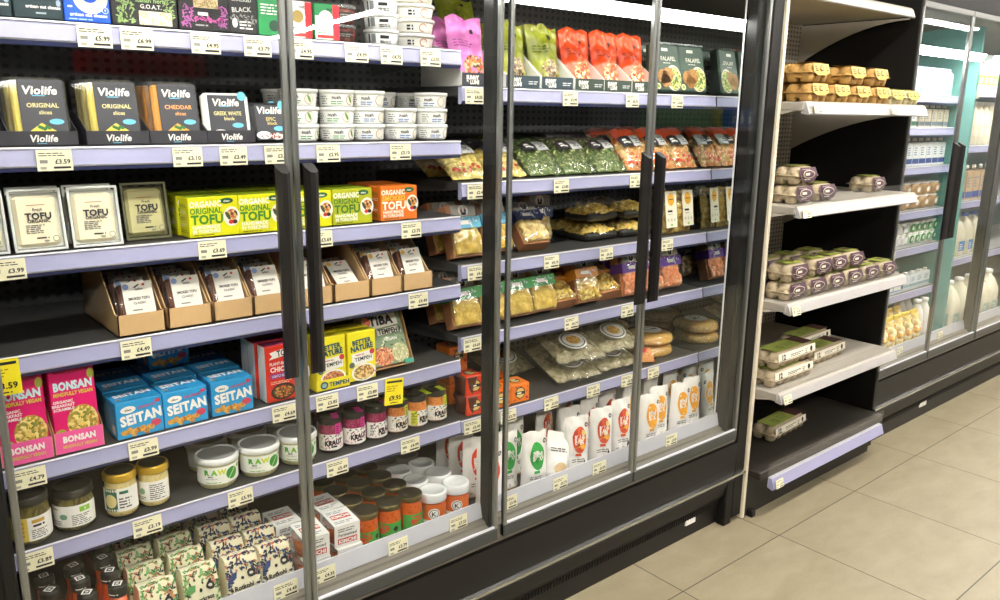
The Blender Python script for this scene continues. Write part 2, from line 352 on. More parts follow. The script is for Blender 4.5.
def fridge(x0, x1, doors, posts, shelves, name, label, bright=False, led=LAMP_LED, ends=(None, None), lamp=True, ztop=2.3):
    t = thing(name, label, 'fridge', ((x0+x1)/2, 1.9, 0)); ox = -(x0+x1)/2
    def pt(mb, nm, par=None, lab=None):
        o = mb.build(nm, par or t, label=lab)
        if par is None: o.location = (ox, -1.9, 0)
        return o
    back = M('6a8e8f', .4) if bright else PANEL
    pt(MB().box(x0, x1, 2.215, 2.36, .05, 2.25, back), 'back_panel')
    pt(MB().box(x0, x1, 1.668, 2.215, .34, .388, M('55534f', .4)), 'deck')
    # sill between the deck rail and the doors
    pt(MB().prism([(1.648, .409), (1.648, .385), (1.668, .34), (1.61, .34), (1.612, .392), (1.628, .398), (1.63, .405)], 'x', x0, x1, M('7c766c', .4)), 'sill')
    dr = pt(MB().prism([(1.668, .385), (1.66, .456), (1.654, .457), (1.644, .412), (1.65, .409)], 'x', x0+.02, x1-.02, M('d9dadd', .25, spec=.7),
        [RAIL, LIP, M('c3c3cc', .2), LIP, GRY]), 'deck_rail')
    pt(MB().prism([(1.60, .336), (1.66, .336), (1.66, .2), (1.612, .2), (1.602, .214)], 'x', x0, x1, DK), 'fascia')
    pt(MB().prism([(1.604, .214), (1.588, .211), (1.586, .204), (1.592, .199), (1.612, .199)], 'x', x0, x1, CHROME), 'trim_strip', lab='chrome trim strip')
    pt(MB().prism([(1.612, .2), (1.60, .185), (1.612, .13), (1.632, .105), (1.645, .0), (1.72, 0), (1.72, .2)], 'x', x0, x1, M('211f1d', .45, spec=.22)), 'plinth')
    v = MB()
    for i in range(int((x1-x0-.25)/.0135)):
        xx = x0+.12+i*.0135; v.prism([(1.629, .1), (1.636, .1), (1.638, .078), (1.632, .078)], 'x', xx, xx+.007, BLK)
    pt(v, 'vent')
    for a, b in ends_boxes(x0, x1, ends): pt(MB().rbox(a, b, 1.60, 2.36, 0.02, ztop-.02, BLK, r=.004), 'side_panel')
    pt(MB().box(x0, x1, 1.60, 2.36, 2.03, ztop, M('1b1a19', .6, spec=.15)), 'canopy')
    pt(MB().prism([(1.615, 2.03), (1.72, 2.03), (2.215, 1.96), (2.215, 2.03)], 'x', x0+.03, x1-.03, M('6b675f', .5)), 'air_duct')
    for a, b in posts: pt(MB().rbox(a, b, 1.612, 1.66, .385, 2.03, M('1e1f1e', .35, spec=.3), r=.006), 'post')
    for a, b in lamp or []:
        lb = pt(MB().prism([(1.66, 1.862), (1.70, 1.868), (1.70, 1.836), (1.672, 1.836)], 'x', a, b, M('e6e6e6', .4)), 'light_housing')
        MB().prism([(1.657, 1.862), (1.659, 1.862), (1.671, 1.836), (1.70, 1.835), (1.70, 1.830), (1.668, 1.832)], 'x', a+.004, b-.004, LAMP('fridge_led_%d' % led, 'fffdfa', led)).build('led_diffuser', lb)
    for a, b, zs in shelves:
        for z in zs:
            sh = shelf(t, a, b, z, dark=not bright); sh.location = (ox, -1.9, 0); k = zs.index(z)
            if zs is SZ and k in SLOPE: s = SLOPE[k]; sh.rotation_euler.y = -s; sh.location = (ox+s*z, -1.9, -s*.8)
    for a, b, hs in doors:
        d = pt(MB().box(a+.004, b-.004, 1.598, 1.604, .398, 2.026, GLASS), 'door', lab='clear glass door')
        for q in (a, b-.013): MB().rbox(q, q+.013, 1.593, 1.609, .36, 2.028, ALU, r=.003).build('door_edge', d)
        MB().rbox(a, b, 1.592, 1.612, .358, .398, GRY, r=.003).build('door_rail', d)
        MB().box(a+.013, b-.013, 1.5935, 1.60, .398, .403, LIP).build('door_seal', d, label='bright seal strip under the glass')
        MB().rbox(a, b, 1.592, 1.612, 2.004, 2.03, M('62625f', .4), r=.003).build('door_rail', d)
        if hs:
            c = a+.030 if hs < 0 else b-.030
            h = MB(); pr = [(c-.0115, -.002), (c-.013, -.014), (c-.008, -.030), (c+.002, -.033), (c+.011, -.028), (c+.0125, -.012), (c+.0115, -.002)]
            vs = []; fs = []; n = len(pr); zz = (.968, .985, 1.42, 1.44)
            for zi, z in enumerate(zz):
                for (px, py) in pr:
                    q = (-py)/.033; dz = .0
                    if zi == 3: dz = -.020*q
                    if zi == 0: dz = .012*q
                    vs.append((px, 1.596+py, z+dz))
            for k in range(3):
                for i in range(n): fs.append((k*n+i, k*n+(i+1) % n, (k+1)*n+(i+1) % n, (k+1)*n+i))
            fs += [tuple(range(n-1, -1, -1)), tuple(range(3*n, 4*n))]
            h.add(vs, fs, M('1d1b1a', .3), False); h.build('handle', d, label='dark grey grip handle')
    return t, pt
def ends_boxes(x0, x1, ends): return [e for e in ends if e]
SLOPE = {3: .006, 4: .0135, 5: .009}   # the lower shelves of the near bay hang a touch lower at one end
SZ = [1.707, 1.474, 1.271, 1.077, .852, .667]; TZ = [1.616, 1.36, 1.131, .922, .669]; DECK = .389
near, npt = fridge(.03, 2.60, [(.190, .772, 1), (.776, 1.352, -1), (1.374, 1.934, 1), (1.938, 2.525, -1)], [(1.335, 1.37), (2.478, 2.53), (.125, .188)],
    [(.16, 1.345, SZ), (1.346, 2.48, TZ)], 'display_fridge', 'long black glass-door fridge stocked with plant-based foods, nearest to the viewer',
    ends=((.03, .165), (2.545, 2.608)), lamp=[(.17, 1.34), (1.36, 2.478)])
npt(MB().box(2.482, 2.49, 1.67, 2.21, .39, 2.0, MIRROR), 'end_mirror', lab='mirrored end wall')
npt(MB().box(2.4800, 2.4822, 1.664, 1.67, .41, 1.95, M('f4f5f3', .3)), 'painted_edge_glow', lab='bright edge of the end glass')  # plain white colour paints the glow along the end glass edge
npt(MB().rbox(2.53, 2.548, 1.606, 1.63, .36, 2.03, M('77736d', .35), r=.003), 'hinge_cover')
npt(MB().rbox(2.30, 2.36, 1.632, 1.64, .056, .078, WHITE, r=.002), 'maker_plate', lab='small white plate on the plinth')
npt(MB().rbox(2.50, 2.545, 1.60, 1.64, .0, .19, BLK, r=.004), 'foot')
EZ = [1.66, 1.503, 1.313, 1.09, .903, .668]; FZ = [1.70, 1.405, 1.10, .78]
far, fpt = fridge(3.66, 7.2, [(3.66, 4.185, 1), (4.189, 4.79, -1), (4.80, 5.40, 1), (5.404, 6.0, -1)], [(4.775, 4.80)],
    [(3.70, 4.60, EZ), (4.65, 7.1, FZ)], 'display_fridge', 'glass-door dairy fridge beyond the egg shelving, filled with milk and yogurt',
    bright=True, led=34.0, ends=((3.655, 3.69), (7.16, 7.2)), lamp=[(3.70, 4.58), (4.69, 7.1)])
fpt(MB().box(4.615, 4.635, 1.70, 2.21, .39, 2.0, M('74ada5', .3)), 'divider', lab='pale teal divider')
fpt(MB().rbox(4.28, 4.36, 1.630, 1.637, .062, .088, WHITE, r=.002), 'maker_plate', lab='small white plate on the plinth')

# ------------------------------------------------------------------ open egg shelving
CREAM = M('a49e92', .45); CREAM2 = M('b5afa3', .5)
eggs = thing('egg_shelving', 'open cream shelving unit for eggs between the two glass-door fridges', 'shelving', (3.13, 1.85, 0))
def ept(mb, nm, par=None, lab=None):
    o = mb.build(nm, par or eggs, label=lab)
    if par is None: o.location = (-3.13, -1.85, 0)
    return o
ept(MB().box(2.63, 3.65, 2.14, 2.2, .2, 2.25, PERF('perforated_cream_steel', 'ccc6ba', '58534b', pitch=.02, rad=.24)), 'back_panel')
ept(MB().rbox(2.611, 2.628, 1.592, 2.2, .0, 2.25, M('e2d9c2', .4), r=.003), 'side_panel', lab='cream side panel')
EGGZ = [(1.990, 1.60, .035), (1.598, 1.50, .04), (1.236, 1.495, .036), (.880, 1.495, .036), (.538, 1.495, .036)]
for i, (z, yf, hh) in enumerate(EGGZ):
    sh = ept(MB().rbox(2.634, 3.60, yf+.012, 2.14, z-.03, z, CREAM, r=.003), 'shelf', lab='cream metal shelf')
    # front rail: rounded sloping nose
    pr = [(yf+.03, z+.001), (yf+.012, z+.002), (yf+.004, z-.006), (yf-.008, z-hh), (yf-.004, z-hh-.004), (yf+.02, z-hh)]
    MB().prism(pr, 'x', 2.640, 3.585, M('aaa7a5', .35), [CREAM, CREAM, M('b0adab', .35), M('a29fa6', .35), CREAM, CREAM]).build('price_rail', sh)
    n = 10
    low = [(yf+.04+(2.14-yf-.04)*k/n, z-.03-.006-.17*(k/n)**1.9) for k in range(n+1)]
    MB().prism([(yf+.04, z-.03), (2.14, z-.03)]+low[::-1], 'x', 3.640, 3.645, CREAM2).build('bracket', sh)
    MB().prism([(yf+.04, z-.03), (2.14, z-.03), (2.14, z-.06), (yf+.10, z-.045)], 'x', 2.636, 2.640, CREAM2).build('bracket', sh)
    if i in (2, 3, 4):
        # low clear stop along the front and wire end clips
        MB().box(2.655, 3.55, yf+.018, yf+.0200, z, z+.040, STOP).build('front_stop', sh, label='clear plastic stop')
ept(MB().rbox(2.634, 3.65, 1.545, 2.14, .17, .205, M('2d2924', .5, spec=.25), r=.004), 'base_shelf')
ept(MB().rbox(2.634, 3.652, 1.596, 2.14, .0, .17, M('2b2823', .5, spec=.25), r=.004), 'base')
ept(MB().prism([(1.548, .168), (1.532, .166), (1.519, .125), (1.526, .118), (1.55, .126)], 'x', 2.70, 3.62, RAIL, [LIP, RAIL, LIP, GRY, GRY]), 'price_rail', lab='lavender price rail')
ept(MB().box(2.67, 3.62, 1.531, 1.534, .166, .235, STOP), 'front_stop', lab='clear plastic stop')
ept(MB().rbox(2.645, 2.672, 1.57, 1.60, .0, .03, BLK, r=.004), 'foot')

# ------------------------------------------------------------------ goods: shared builders
R = random.Random(7)
CARD = M('d2ad7c', .75, scale=60, var=.08); CARD2 = M('b98f5f', .75, scale=60, var=.08)
TIX = M('f2eccb', .6); TIXY = M('f6e21c', .55)
def ticket(x, zt, price, label, y=1.757, yellow=False, big=1, seed=0, group='shelf edge price tickets'):
    """card price ticket clipped on a rail"""
    w, h = (.062, .040) if not yellow else (.058, .072)
    w *= big; h *= big
    mb = MB().box(-w/2, w/2, -.0012, .0002, -h, 0, TIXY if yellow else TIX); P = plane((0, -.0012, -h), (1, 0, 0), (0, -1, 0))
    if yellow:
        mb.rect(P, -w*.42, w*.42, h*.84, h*.92, INK); mb.lines(P, -w*.42, w*.2, h*.52, h*.78, 3, M('b08a10'), seed=seed)
        mb.txt(P, price, w*.05, h*.27, h*.17, INK, bold=.03); mb.lines(P, -w*.2, w*.42, h*.06, h*.14, 1, INK)
    else:
        mb.lines(P, -w*.44, w*.3, h*.70, h*.92, 2, INK, fill=.4, seed=seed); mb.txt(P, price, w*.22, h*.44, h*.21, INK, bold=.03)
        mb.rect(P, -w*.42, -w*.2, h*.36, h*.52, M('8a8a80')); mb.rect(P, -w*.05, w*.44, h*.10, h*.2, INK); mb.rect(P, -w*.42, -w*.25, h*.08, h*.2, M('a8a596'))
    o = mb.build('price_ticket', loc=(x, y-.0005, zt-.006), rot=(math.radians(-3), 0, math.radians(R.uniform(-1, 1))))
    return tag(o, label, 'price ticket', group)
def carton(mb, w, d, h, mat, side=None, topm=None, r=.0015):
    mb.rbox(-w/2, w/2, -d/2, d/2, 0, h, mat, r=r)
    if side:
        for sx in (-1, 1): mb.box(sx*(w/2+.0002)-.0002, sx*(w/2+.0002)+.0002, -d/2+r, d/2-r, r, h-r, side)
    if topm: mb.box(-w/2+r, w/2-r, -d/2+r, d/2-r, h, h+.0004, topm)
    return mb
def place(root, spots, labels, group=None):
    out = []
    for i, sp in enumerate(spots):
        loc = sp[:3]; rz = sp[3] if len(sp) > 3 else None
        if i == 0:
            root.location = loc; root['label'] = labels[0]
            if rz is not None: root.rotation_euler[2] = math.radians(rz)
            if group: root['group'] = group
            out.append(root)
        else: out.append(dup(root, loc, rz if rz is not None else 0, labels[i], group))
    return out
def pouch_f(w, h, t, seed=0, wr=.003, kind='stand', pinch=.05):
    def T(u, v, off=0, side=-1):
        s = max(-1, min(1, 2*u/w)); q = max(0, min(1, v/h))
        e = max(0, 1-abs(s)**3)**.7
        p = min(1, (q/.05)**.5 if q < .05 else 1)*max(0, 1-q)**.65 if kind == 'stand' else max(0, math.sin(math.pi*min(.995, max(.005, q))))**.5
        n = noise.noise((u*38+seed*7.1, v*30+seed*3.3, side*4))*wr*(.25+.75*e)
        n += noise.noise((u*90+seed*2.1, v*70, side*4))*wr*.45*e
        zz = v+(noise.noise((u*25+seed, 0, 5))*wr*1.2*q*q)
        return Vector((u*(1-pinch*(1-p)), side*(t/2*e*p+off)+n, zz))
    return T
def pouch(mb, w, h, t, mat, seed=0, wr=.003, kind='stand', back=None, nx=14, ny=16):
    F = pouch_f(w, h, t, seed, wr, kind)
    mb.surf(lambda a, b: F(w*(a-.5), h*b, 0, -1), nx, ny, mat); mb.surf(lambda a, b: F(w*(.5-a), h*b, 0, 1), nx, ny, back or mat)
    if kind == 'stand':
        vs = [F(w*(i/nx-.5), .0, 0, -1)*1 for i in range(nx+1)]+[F(w*(i/nx-.5), .0, 0, 1)*1 for i in range(nx+1)]
        mb.add(vs, [(i, nx+1+i, nx+2+i, i+1) for i in range(nx)], mat)
    return F
def jar(name, label, cat, r, h, fill, lidm, labm=None, art=None, lab_z=(.12, .62), lid_h=.016, lid_r=1.0, neck=.80, seg=22, group=None, smooth_lid=None):
    """glass jar: contents, glass, lid and a paper label wrapped round the front"""
    t = thing(name, label, cat, group=group); b = h-lid_h
    pr = [(r*.80, .0), (r*.96, .005), (r, .014), (r, b*.80), (r*.96, b*.88), (r*neck, b*.97), (r*neck, b)]
    MB().lathe([(q*.955, z*.97+.003) for q, z in pr], fill, seg).build('contents', t)
    MB().lathe(pr, JARG, seg, caps=False).build('glass', t)
    lr = r*neck*1.06*lid_r
    MB().lathe([(lr*.98, b-.002), (lr, b), (lr, h-.003), (lr*.95, h), (lr*.80, h), (lr*.78, h-.0012), (0.0001, h-.0012)], lidm, seg).build('lid', t)
    if labm:
        P = cyl(r+.0004); z0, z1 = lab_z[0]*h, lab_z[1]*h; mb = MB(); a = 1.35*r
        mb.rect(P, -a, a, z0, z1, labm, .0003, 14, 1)
        if art: art(mb, P, r, z0, z1)
        mb.build('label', t)
    return t

# ------------------------------------------------------------------ upper shelf of the near section: nut cheeses and tubs
YF = 1.768
def stand(x0, x1, d, z): return ((x0+x1)/2, YF+d/2, z)
def scribble(mb, P, u0, u1, v0, v1, n, mat, seed):
    r = random.Random(seed)
    for i in range(n):
        u, v = r.uniform(u0, u1), r.uniform(v0, v1); mb.ell(P, u, v, r.uniform(.002, .006), r.uniform(.0008, .0018), mat, rot=r.uniform(-1.5, 1.5), n=6)
z = SZ[0]; d = .045
def nut_box(w, h, body, art, label, x0, name='nut_cheese_box'):
    mb = carton(MB(), w, d, h, body); P = front(w, d); art(mb, P); o = mb.build(name, loc=(x0+w/2, YF+d/2, z))
    return tag(o, label, 'cheese box')
TEAL = M('22343a', .35); BLACKB = M('232326', .4); BLUE = M('1d56cf', .35)
def a_teal(mb, P):
    mb.ell(P, -.012, .062, .012, .012, WHITE); mb.ell(P, -.012, .062, .010, .010, TEAL, .0009); mb.ell(P, .02, .058, .018, .010, M('7b8a4a'))
    mb.txt(P, 'artisan nut cheese', .008, .022, .006, WHITE, maxw=.058); mb.rect(P, -.005, .012, .009, .012, M('9fb0b5')); mb.ell(P, .034, .03, .004, .006, M('8fa0b8'))
nut_box(.083, .15, TEAL, a_teal, 'dark teal nut cheese box directly beside the bright blue box', .322)
nut_box(.083, .15, TEAL, a_teal, 'dark teal nut cheese box at the shelf end, cut off by the picture edge', .236)
def a_blue(mb, P):
    c = M('ead9b0', .5); cd = M('d3bd8c', .5); n = 22; vs = []; fs = []
    for i in range(n+1):
        a = math.radians(160+250*i/n); w_ = .010*math.sin(math.pi*min(1, max(.06, i/n)))**.4
        for q in (-w_, w_): vs.append(P(.006+(.024+q)*math.cos(a), .050+(.024+q)*math.sin(a), .0008))
    mb.add(vs, [(2*i, 2*i+1, 2*i+3, 2*i+2) for i in range(n)], c)
    mb.txt(P, 'artisan nut cheese', .002, .014, .0065, WHITE, maxw=.066); mb.ell(P, .032, .024, .006, .006, WHITE); mb.ell(P, .032, .024, .005, .005, BLUE, .0009); mb.txt(P, 'V', .032, .024, .005, WHITE, .0012)
    mb.lines(P, -.034, .03, .004, .009, 1, M('9ec0f2')); mb.rect(P, -.034, -.026, .026, .029, WHITE)
nut_box(.082, .15, BLUE, a_blue, 'bright blue nut cheese box with a cream cashew ring on the front', .407)
def a_goat(mb, P):
    mb.rect(P, -.012, .052, .004, .030, M('e9dcb4', .6)); scribble(mb, P, -.010, .05, .006, .028, 16, M('b9a878'), 3)
    scribble(mb, P, -.052, -.022, .004, .05, 60, M('9dbb74'), 4); scribble(mb, P, .038, .058, .02, .07, 50, M('9dbb74'), 5)
    mb.txt(P, 'G.O.A.T.', .012, .039, .008, WHITE); mb.txt(P, 'italian herb', .012, .051, .009, M('a9c985')); mb.lines(P, -.006, .03, .061, .068, 1, M('c9c9c4'), fill=.9); scribble(mb, P, -.055, -.02, .06, .085, 14, WHITE, 6); scribble(mb, P, .03, .058, .07, .09, 14, WHITE, 8)
nut_box(.128, .15, BLACKB, a_goat, 'wide black cheese box with green herb sprigs and a cream window', .492)
def a_pinkf(mb, P):
    mb.rect(P, -.022, .030, .046, .074, M('cdb98d', .6)); scribble(mb, P, -.02, .028, .048, .072, 40, M('9d8554'), 9)
    scribble(mb, P, -.048, -.024, .006, .05, 50, M('b565a8'), 10); scribble(mb, P, .03, .048, .01, .05, 40, M('b565a8'), 11)
    mb.lines(P, -.014, .022, .031, .038, 1, WHITE, fill=.9); scribble(mb, P, -.02, .04, .02, .028, 34, M('d45fa8'), 12); mb.lines(P, -.02, .02, .010, .016, 1, M('aaaaaa')); mb.txt(P, 'artisan', .005, .085, .006, WHITE); mb.ell(P, -.036, .088, .005, .005, WHITE)
nut_box(.106, .15, BLACKB, a_pinkf, 'black cheese box with pink flower sprays and a tan window', .624)
def a_crack(mb, P):
    mb.txt(P, 'CRACKED', -.004, .070, .007, M('d6d6cf')); mb.txt(P, 'BLACK', -.004, .050, .010, M('d6d6cf'), rot=.08); scribble(mb, P, -.03, .03, .02, .04, 40, M('8d8d87'), 13); scribble(mb, P, -.03, .03, .085, .12, 40, M('8d8d87'), 14); mb.ell(P, -.02, .022, .006, .01, WHITE); mb.lines(P, -.01, .03, .01, .03, 3, WHITE, seed=4)
nut_box(.064, .14, BLACKB, a_crack, 'narrow black cheese box with pale grey lettering beside the green box', .731)
GREENB = M('1f8a4c', .4)
def camembert(body, other, disc, label, x, seed):
    w, h, dd = .064, .080, .06; mb = carton(MB(), w, dd, h, body); P = front(w, dd)
    mb.rect(P, -w/2+.001, w*.22, .001, h*.66, WHITE); mb.rect(P, w*.22, w/2-.001, .001, h-.001, other); mb.ell(P, -w*.06, h*.58, .019, .019, WHITE, .0008); mb.ell(P, -w*.06, h*.58, .014, .014, disc, .0011)
    mb.rect(P, -w*.42, w*.3, .004, .011, M('c03a35'), .0010); mb.lines(P, -w*.4, w*.1, .014, .026, 2, GREENB, .001, seed=seed); mb.txt(P, 'nut', w*.1, h*.86, .008, INK, .0012)
    tag(mb.build('round_cheese_box', loc=(x, YF+dd/2, z)), label, 'cheese box')
mb = carton(MB(), .062, .06, .078, GREENB); P = front(.062, .06); Pl = left(.062, .06)
mb.ell(P, .005, .022, .012, .012, M('20402e')); mb.lines(P, -.025, .025, .045, .07, 4, WHITE, seed=3); mb.lines(Pl, -.025, .02, .03, .07, 5, M('a6d7b6'), seed=5)
tag(mb.build('round_cheese_box', loc=(.828, YF+.03, z)), 'plain green cheese box on the upper shelf beside the black boxes', 'cheese box')
camembert(WHITE, M('c6202c', .4), M('a58b46', .5), 'white and red cheese box with a gold disc on the upper shelf', .895, 1)
camembert(GREENB, M('d8283a', .4), M('e6d9c8', .5), 'green, white and red cheese box at the end of the small cheese boxes', .966, 2)
def tub(name, label, r, h, body, lid, art=None, cat='tub', sq=0, a=1, b=1, top_k=1.12):
    t = thing(name, label, cat); rb = r/top_k
    MB().lathe([(rb*.93, 0), (rb, .003), (r*.97, h-.008)], body, 24, sq=sq, a=a, b=b).build('tub_body', t)
    MB().lathe([(r*.99, h-.009), (r*1.03, h-.008), (r*1.03, h-.002), (r, h), (r*.9, h), (r*.88, h-.0012), (.0001, h-.0012)], lid, 24, sq=sq, a=a, b=b).build('lid', t)
    if art:
        mb = MB(); k = (r*.97-rb)/(h-.008)
        P = lambda u, v, off=0: Vector(((rb+k*v+off+.0006)*math.sin(u/r)*a, -(rb+k*v+off+.0006)*math.cos(u/r)*b, v)); art(mb, P, r, h); mb.build('label', t)
    return t
def a_ctub(mb, P, r, h):
    mb.rect(P, -.055, .045, .004, h-.012, M('f2efe6'), .0002, 10, 1)
    mb.lines(P, -.024, .002, h*.22, h*.62, 2, INK, fill=.7, seed=2)
    for k in range(12):
        a = math.radians(30+k*22); mb.ell(P, .022+.011*math.cos(a), h*.40+.009*math.sin(a), .0028, .0018, M('c98a6a'), rot=a+1.57, n=6)
c0 = tub('cream_tub', '', .062, .036, M('f0eadb', .4), M('f4f2ee', .35), a_ctub)
place(c0, [(1.252, 1.86, z+k*.0365, -18+R.uniform(-4, 4)) for k in range(4)], ['cream coloured wide tub, %s from the bottom of its tall stack' % ORD[k] for k in range(4)], 'cream tubs in one stack')
def a_wtub(mb, P, r, h):
    mb.lines(P, -.012, .024, h*.42, h*.66, 1, INK, fill=.8); mb.lines(P, -.012, .02, h*.12, h*.34, 2, M('4a4a4a')); mb.rect(P, -.036, -.024, h*.15, h*.7, M('8c8f92')); mb.rect(P, -.046, -.040, h*.15, h*.7, M('5b5e62'))
c0 = tub('white_tub', '', .044, .038, M('eeefee', .4), M('f6f6f4', .35), a_wtub)
place(c0, [(1.142, 1.828, z+k*.0385, -20+R.uniform(-5, 5)) for k in range(3)], ['small white tub, %s from the bottom of the stack beside the wide cream tubs' % ORD[k] for k in range(3)], 'small white tubs in one stack')
def a_dtub(mb, P, r, h):
    mb.rect(P, -.05, .05, h*.3, h*.62, M('3b3030'), .0003, 8, 1); mb.lines(P, -.03, .03, h*.36, h*.56, 2, M('b9b4ae'), .0007, seed=2); mb.ell(P, .03, h*.46, .008, .008, M('a33a32'))
c0 = tub('dip_tub', '', .046, .044, FOOD('dark_red_dip', ['4b2622', '6b3630', '8a5a4a'], 90, 'noise'), CLEAR('clear_lid', 'e8ebec', gloss=1.4, haze=.2), a_dtub)
sp = [(1.035, 1.86, z), (1.035, 1.86, z+.045), (.995, 1.95, z), (.995, 1.95, z+.045), (1.09, 1.96, z), (1.09, 1.96, z+.045)]
place(c0, sp, ['tub of dark red dip, %s' % q for q in ('lower one of the front pair on the upper shelf', 'upper one of the front pair on the upper shelf', 'lower one rear one behind the white cheese box', 'upper one rear one behind the white cheese box', 'lower one rear one behind the small white tubs', 'upper one rear one behind the small white tubs')], 'dip tubs with dark filling')

# ------------------------------------------------------------------ second shelf: vegan slices and soft cheese tubs
z = SZ[1]
SLEEVE = M('45464d', .4); PALE = M('f7dc5c', .5); AQUA = M('6fc3e6', .45)
def slice_pack(w, label, cheese, name1, name2, tint, white=False, h=.127, logo='Violife', traym=None):
    t = thing('cheese_slice_pack', label, 'cheese pack'); rot = RX(-9)
    MB().rbox(-w/2+.004, w/2-.004, .004, .020, .004, h-.008, cheese, r=.004, rot=rot).build('cheese', t)
    mb = MB(); mb.rbox(-w/2-.006, w/2+.006, .001, .024, .0, h, traym or (M('eeeeec', .4) if white else CLR), r=.008, rot=rot)
    mb.build('clear_tray' if not white else 'white_tray', t)
    mb = MB(); a0, a1 = (-w*.34, w*.5) if not white else (-w*.44, w*.44)
    P0 = plane((0, .0004, 0), (1, 0, 0), (0, -1, 0)); P = lambda u, v, off=0: rot @ P0(u, v, off)
    mb.rbox(a0, a1, -.0006, .0006, .004, h-.006, SLEEVE, r=.0004, rot=rot); c = (a0+a1)/2; o = .0012
    mb.txt(P, logo, c-.002, h*.80, .0155, WHITE, o, bold=.03, sx=1.05, shear=.15); mb.rect(P, c-.016, c+.006, h*.71, h*.725, AQUA, o)
    mb.txt(P, name1, c, h*.575, .0085, tint, o, maxw=w*.66); mb.txt(P, name2, c+.003, h*.47, .0075, tint, o)
    mb.ell(P, c+w*.22, h*.33, .013, .0055, AQUA, o)
    if white: mb.ell(P, c-.02, h*.16, .018, .009, WHITE, o); mb.ell(P, c+.012, h*.13, .014, .008, M('e5ded6'), o); scribble(mb, lambda u, v, off=0: P(u, v, o+.0005), -.03, .02, h*.1, h*.22, 14, M('9a4434'), 5); mb.ell(P, a1-.006, h*.93, .010, .010, AQUA, o)
    else:
        mb.poly(P, [(a0+.004, h*.04), (c+.02, h*.04), (c+.028, h*.14), (c-.006, h*.31), (a0+.004, h*.14)], PALE if name1[0] == 'O' else M('f0b04a'), o); mb.poly(P, [(c+.004, h*.04), (c+.034, h*.04), (c+.036, h*.10), (c+.024, h*.18)], M('f4e9a0') if name1[0] == 'O' else M('f3c069'), o+.0003)
        for q in range(5): mb.ell(P, c-.010+q*.004, h*(.25-.015*(q % 3)), .004, .0035, M('3f7d3c'), o+.0006, n=7)
    mb.build('card_sleeve', t, label='dark grey printed card sleeve')
    return t
def display_tray(x, w, label, logo='Violife', dd=.16):
    mb = MB(); m = M('3e3d44', .45); hh = .028
    mb.box(-w/2, w/2, 0, .0015, 0, hh, m); mb.box(-w/2, w/2, 0, dd, 0, .0012, m)
    for sx in (-1, 1): mb.prism([(0, 0), (dd, 0), (dd, .075), (.07, .06), (0, hh)], 'x', sx*w/2-.0006, sx*w/2+.0006, m)
    P = plane((0, 0, 0), (1, 0, 0), (0, -1, 0)); mb.txt(P, logo, 0, hh*.52, .013, WHITE, .0005, bold=.03, shear=.15); mb.rect(P, -.012, .004, hh*.14, hh*.19, AQUA)
    tag(mb.build('display_tray', loc=(x, YF-.002, z)), label, 'display tray', 'cheese slice display trays')
rows = [('pale yellow', 'ORIGINAL', 'slices', PALE, .348, 'at the end of the shelf'), ('pale yellow', 'ORIGINAL', 'slices', PALE, .484, 'in the middle tray'), ('orange', 'CHEDDAR', 'slices', M('f6a32e', .5), .605, 'beside the white cheese block')]
for i, (cn, n1, n2, cm, x, wh) in enumerate(rows):
    display_tray(x, .118, 'dark grey card display tray holding the %s slices %s' % (cn, wh))
    for k in range(3):
        q = slice_pack(.094, 'dark sleeved %s vegan slices %s, %s' % (cn, wh, ('front pack', 'second pack back', 'rear pack')[k]), cm, n1, n2, M('e8dc9a') if n1[0] == 'O' else M('f0a860')) if k == 0 else dup(q0, (0, 0, 0), 0, 'dark sleeved %s vegan slices %s, %s' % (cn, wh, ('front pack', 'second pack back', 'rear pack')[k]))
        if k == 0: q0 = q
        q.location = (x+R.uniform(-.002, .002), YF+.006+k*.045, z+.0015); q['group'] = 'vegan cheese slice packs'
display_tray(.228, .118, 'dark grey card display tray cut off by the picture edge, holding yellow slices')
dup(q0, (.228, YF+.006, z+.0015), 0, 'dark sleeved slice pack at the shelf end, cut off by the picture edge')
display_tray(.720, .106, 'dark grey card display tray holding the white cheese block')
slice_pack(.094, 'white tray of Greek style white cheese block with dark sleeve', M('f3f0e6'), 'GREEK WHITE', 'block', M('e8dc9a'), True, .106).location = (.720, YF+.006, z+.0015)
t = slice_pack(.080, 'small black pack of cheese block behind the door edge', M('efe6c8'), 'EPIC', 'block', M('d8c27a'), True, .088, traym=M('2f3034', .35)); t.location = (.822, YF+.010, z)
t = dup(t, (.826, YF+.07, z), 0, 'second small black pack of cheese block, behind the front one')
def a_soft(col, green):
    def f(mb, P, r, h):
        mb.rect(P, -.062, .046, .005, h-.011, M('f6f6f2'), .0003, 12, 1)
        mb.txt(P, 'nush', -.012, h*.56, .0085, INK, bold=.03); mb.lines(P, -.026, .006, h*.16, h*.40, 2, col, seed=3)
        mb.ell(P, .026, h*.42, .0125, .0125, M('a98d76')); mb.ell(P, .026, h*.42, .011, .011, M('efe8dc'), .0009)
        if green: mb.ell(P, .026, h*.45, .0035, .010, M('6f9a4a'), .0012, rot=.5)
        mb.lines(P, -.056, -.034, h*.16, h*.7, 4, M('8a9094'), seed=6)
    return f
